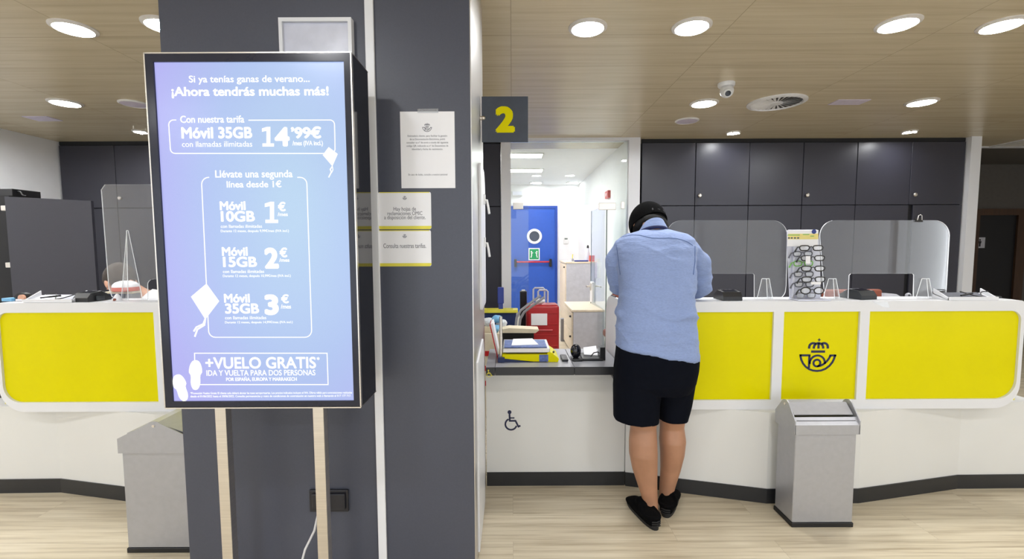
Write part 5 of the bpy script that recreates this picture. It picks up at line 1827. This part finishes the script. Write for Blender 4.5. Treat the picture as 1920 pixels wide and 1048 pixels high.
# collar: folded band rising to a point at the nape
cr = MB()
inner, outer, band = [], [], []
cn = P(1228, 428, 2.315)
for k in range(25):
    a = rad(-200 + 220 * k / 24)          # round the back of the neck, front left open
    ca, sa = math.cos(a), math.sin(a)
    back = max(0, -sa)
    up = .042 * back
    inner.append(Vector((cn.x + .056 * ca, cn.y + .035 + .060 * sa, cn.z + .010 + up)))
    outer.append(Vector((cn.x + .072 * ca, cn.y + .030 + .082 * sa, cn.z - .014 + up * .62)))
    band.append(Vector((cn.x + .055 * ca, cn.y + .035 + .055 * sa, cn.z - .03)))
n = len(inner)
th = Vector((0, 0, .0))
v, f = [], []
for i in range(n):
    o_ = (outer[i] - Vector((cn.x, cn.y + .03, outer[i].z))).normalized() * .0025
    v += [outer[i], inner[i] + Vector((0, 0, .001)), inner[i] - o_ * 1.5, band[i], band[i] + o_ * 2, inner[i] + o_ * .6 - Vector((0, 0, .004)), outer[i] - o_]
m_ = 7
for i in range(n - 1):
    for k in range(m_):
        f.append((i * m_ + k, i * m_ + (k + 1) % m_, (i + 1) * m_ + (k + 1) % m_, (i + 1) * m_ + k))
f += [tuple(range(m_)), tuple((n - 1) * m_ + k for k in range(m_))]
cr.add(v, f)
obj('collar', cr, M['shirt'], so, True)
ul = []
for i in range(3, n - 3):
    o_ = (outer[i] - Vector((cn.x, cn.y + .03, outer[i].z))).normalized()
    ul.append(outer[i] - o_ * .003 + Vector((0, 0, -.008)))
obj('collar_lining', MB().tube(ul, .0075, 8), M['shirt_in'], so, True)

# shorts
st = MB()
st.loft([ring_px(1158, 1305, 640, 2.208, .128, 655, n=2.6), ring_px(1154, 1307, 668, 2.208, .130, 672, n=2.6), ring_px(1151, 1306, 690, 2.208, .130, n=2.6), ring_px(1152, 1302, 715, 2.212, .126, n=2.6), ring_px(1160, 1292, 732, 2.23, .115, n=2.6)])
st.loft([ring_px(1152, 1240, 700, 2.215, .125, n=2.5), ring_px(1150, 1238, 725, 2.215, .115, n=2.5), ring_px(1150, 1235, 755, 2.215, .103, 758, n=2.5), ring_px(1151, 1233, 783, 2.215, .096, 789, n=2.5)])
st.loft([ring_px(1226, 1303, 700, 2.235, .108, n=2.5), ring_px(1230, 1299, 725, 2.245, .100, n=2.5), ring_px(1233, 1293, 755, 2.262, .092, n=2.5), ring_px(1235, 1286, 783, 2.275, .090, 784, n=2.5)])
stm = remeshed(st, .005, 1)
for v in stm.vertices:
    p = v.co
    v.co = p + v.normal * (mnoise.noise(Vector((p.x * 9, p.y * 9, p.z * 6))) * .006)
stm.update()
so2 = body_obj('shorts', stm, M['shorts'], man)


# shoes
def shoe(heel, ang_, L, flip):
    hx, hy = heel
    d = Vector((math.cos(ang_), math.sin(ang_), 0)); s_ = Vector((-d.y, d.x, 0))
    o = Vector((hx, hy, 0))
    prof = [(0.00, .018, .035, .018), (.012, .030, .060, .012), (.05, .037, .066, .010), (.10, .038, .064, .010), (.14, .042, .070, .010), (.18, .047, .060, .010), (.22, .046, .048, .010), (.25, .037, .038, .012), (.268, .018, .026, .014)]
    up = MB()
    rings = []
    for x, hw, zt, zb in prof:
        x *= L / .27
        ring = []
        for k in range(20):
            a = 2 * PI * k / 20
            ca, sa = math.cos(a), math.sin(a)
            y = math.copysign(abs(ca) ** .8, ca) * hw
            z = (zt + zb) / 2 + math.copysign(abs(sa) ** .75, sa) * (zt - zb) / 2
            ring.append(o + d * x + s_ * y + Vector((0, 0, z)))
        rings.append(ring)
    up.loft(rings)
    # raised collar round the ankle
    col = []
    for k in range(24):
        a = 2 * PI * k / 24
        col.append(o + d * (.062 + .060 * math.cos(a)) + s_ * (.040 * math.sin(a)) + Vector((0, 0, .060 + .010 * math.cos(a) + .008 * math.cos(2 * a))))
    up.tube(col, .0085, 8, closed=True)
    # tongue
    up.ball(o + d * .135 + Vector((0, 0, .070)), .036, .034, .018, Matrix((d, s_, Vector((0, 0, 1)))).transposed())
    me = remeshed(up, .0045, 3)
    so_ = body_obj('shoe', me, M['suede'], man)
    sl = []
    for i in range(36):
        a = 2 * PI * i / 36
        x = .135 * L / .27 + math.cos(a) * .137 * L / .27
        wd = .036 + .011 * max(0, math.cos(a))
        y = math.copysign(abs(math.sin(a)) ** .8, math.sin(a)) * wd
        p = o + d * x + s_ * y
        sl.append((p.x, p.y))
    obj('sole', MB().flat([sl], .014, FXY(.0075)), M['rubber'], so_)
    hp = o - d * .001
    up2 = MB()
    for k in range(3):
        up2.tube([o + d * .010 + s_ * q + Vector((0, 0, .020 + k * .011)) - d * (.013 - abs(q) * .3) for q in (-.022, -.011, 0, .011, .022)], .0035, 6)
    obj('heel_guard', up2, M['rubber'], so_, True)


hl = P(1233, 996, Z=0)
shoe((hl.x - .004, hl.y + .005), rad(103), .265, 1)
hr = P(1246, 972, Z=0)
shoe((hr.x + .006, hr.y + .005), rad(62), .255, -1)

# cap and hair
cp = MB()
g = lambda x, y, z: hc + Rh @ Vector((x, y, z))
rings = []
for i in range(11):
    ph = rad(-14 + 104 * i / 10)
    r = math.cos(ph) if ph > 0 else 1
    z = math.sin(ph)
    rings.append([g(.091 * r * math.cos(2 * PI * k / 36), -.008 + .112 * r * math.sin(2 * PI * k / 36), .020 + .112 * z) for k in range(36)])
cp.loft(rings)
capo = obj('cap', cp, M['cap'], man, True)
br = []
for k in range(25):
    a = PI * k / 24
    br.append((.078 * math.cos(a), .075 + .10 * math.sin(a)))
vis = MB().flat([br + [(-.078, .07), (0, .085), (.078, .07)]], .004, lambda u, v, w: g(u, v, .012 - 1.2 * max(0, v - .07) ** 1.2 - 2.5 * u * u + w))
obj('visor', vis, M['cap'], capo)
arch = [g(.034 * math.cos(a), -.008 - .112 * math.sqrt(max(0, 1 - (.034 * math.cos(a) / .091) ** 2)) * (1 - .12 * max(0, math.sin(a))) - .002, .004 + .034 * math.sin(a)) for a in [PI * k / 14 for k in range(15)]]
obj('strap_opening', MB().tube(arch, .004, 8), mat('cap_edge', rgb(48, 46, 48), .9), capo, True)
obj('button', MB().ball(g(0, -.008, .133), .008, .008, .005, Rh), M['cap'], capo, True)
hr_ = MB()
hr_.ball(g(0, -.016, -.022), .090, .092, .074, Rh)
hr_.ball(g(0, -.050, -.055), .070, .066, .058, Rh)
hr_.ball(g(.004, -.052, -.085), .060, .056, .050, Rh)
hr_.ball(g(0, -.086, .012), .032, .036, .024, Rh)
nk = P(1222, 415, 2.36)
hr_.ball(nk, .058, .062, .040)
hr_.tube([nk, hc + Vector((0, -.01, -.03))], [.056, .075], 16)
me = remeshed(hr_, .006, 3)
body_obj('hair', me, M['hair'], man)

# ---------------------------------------------------------------- clerk at the left
clerk = thing('person', 'clerk in a white shirt bending his head down behind the left counter', 'person', (-2.15, 3.05, 0))
KY = 2.98
kc = P(226, 531, KY)
Rk = Matrix.Rotation(rad(62), 3, 'Z') @ Matrix.Rotation(rad(-42), 3, 'X')
cb = MB()
head(cb, kc, Rk, 1.0)
nb = P(262, 552, KY + .02); sc0 = P(296, 572, KY + .06)
cb.tube([kc + Rk @ Vector((0, -.03, -.05)), nb, sc0 + Vector((.04, .02, -.02))], [.054, .052, .06], 16)
cb.tube([sc0, sc0 + Vector((.32, .03, -.13)), Vector((sc0.x + .38, 3.06, .72))], [.10, .13, .12], 16)
for s in (-1, 1):
    y0 = 3.06 + s * .10
    cb.tube([(sc0.x + .36, y0, .78), (sc0.x + .30, y0, .44), (sc0.x + .36, y0, .09)], [.08, .055, .04], 14)
    cb.ball((sc0.x + .30, y0, .045), .13, .045, .044)
    sy = 3.04 + s * .19
    sh_ = sc0 + Vector((.06, s * .17, -.03)); el = Vector((sc0.x - .02, 3.02 + s * .20, .76)); wr = Vector((sc0.x - .26, 2.97 + s * .09, .775))
    cb.tube([sh_, el, wr], [.05, .038, .026], 12)
    hand(cb, wr, (-1, -s * .2, -.05), (0, 0, -1), s)
body_obj('body', remeshed(cb, .0055, 5), M['skin_pale'], clerk)
cs = MB()
cs.tube([nb + Vector((.028, .01, -.012)), sc0 + Vector((.02, .0, -.010)), sc0 + Vector((.16, .02, -.05)), sc0 + Vector((.34, .03, -.15)), Vector((sc0.x + .38, 3.06, .72))], [.062, .105, .145, .155, .15], 24)
for s in (-1, 1):
    sh_ = sc0 + Vector((.06, s * .15, -.03)); el = Vector((sc0.x - .02, 3.02 + s * .20, .76)); wr = Vector((sc0.x - .26, 2.97 + s * .09, .775))
    cs.ball(sh_, .075)
    cs.tube([sh_, el, el.lerp(wr, .8)], [.07, .056, .04], 14)
csm = remeshed(cs, .008, 5)
for v in csm.vertices:
    p = v.co
    v.co = p + v.normal * mnoise.noise(Vector((p.x * 14, p.y * 12, p.z * 14))) * .005
body_obj('shirt', csm, M['white_shirt'], clerk)
ct = MB()
ct.tube([(sc0.x + .36, 3.06, .86), (sc0.x + .38, 3.06, .70)], [.15, .15], 20)
for s in (-1, 1):
    y0 = 3.06 + s * .10
    ct.tube([(sc0.x + .36, y0, .76), (sc0.x + .30, y0, .44), (sc0.x + .36, y0, .07)], [.10, .075, .06], 16)
body_obj('trousers', remeshed(ct, .009, 4), M['trousers'], clerk)
ch = MB()
gk = lambda x, y, z: kc + Rk @ Vector((x, y, z))
ch.ball(gk(0, -.020, .038), .084, .104, .092, Rk)
ch.ball(gk(0, .052, .078), .062, .050, .036, Rk)
hm_ = remeshed(ch, .006, 3)
body_obj('hair', hm_, M['hair_brown'], clerk)
for s in (-1, 1):
    obj('eye', MB().ball(gk(s * .030, .087, .004), .009, .006, .006, Rk), M['eye'], clerk, True)
# desk under the clerk's hands
t = thing('desk', 'pale staff desk behind the left counter, under the clerk', 'desk', (-2.5, 2.85, 0))
obj('desk_top', MB().box(-3.2, -2.35, 2.58, 3.25, .715, .74, .003), M['cab_grey'], t)
for lx in (-3.15, -2.41):
    obj('leg', MB().box(lx, lx + .04, 2.80, 3.15, 0, .715), M['laptop_grey'], t)
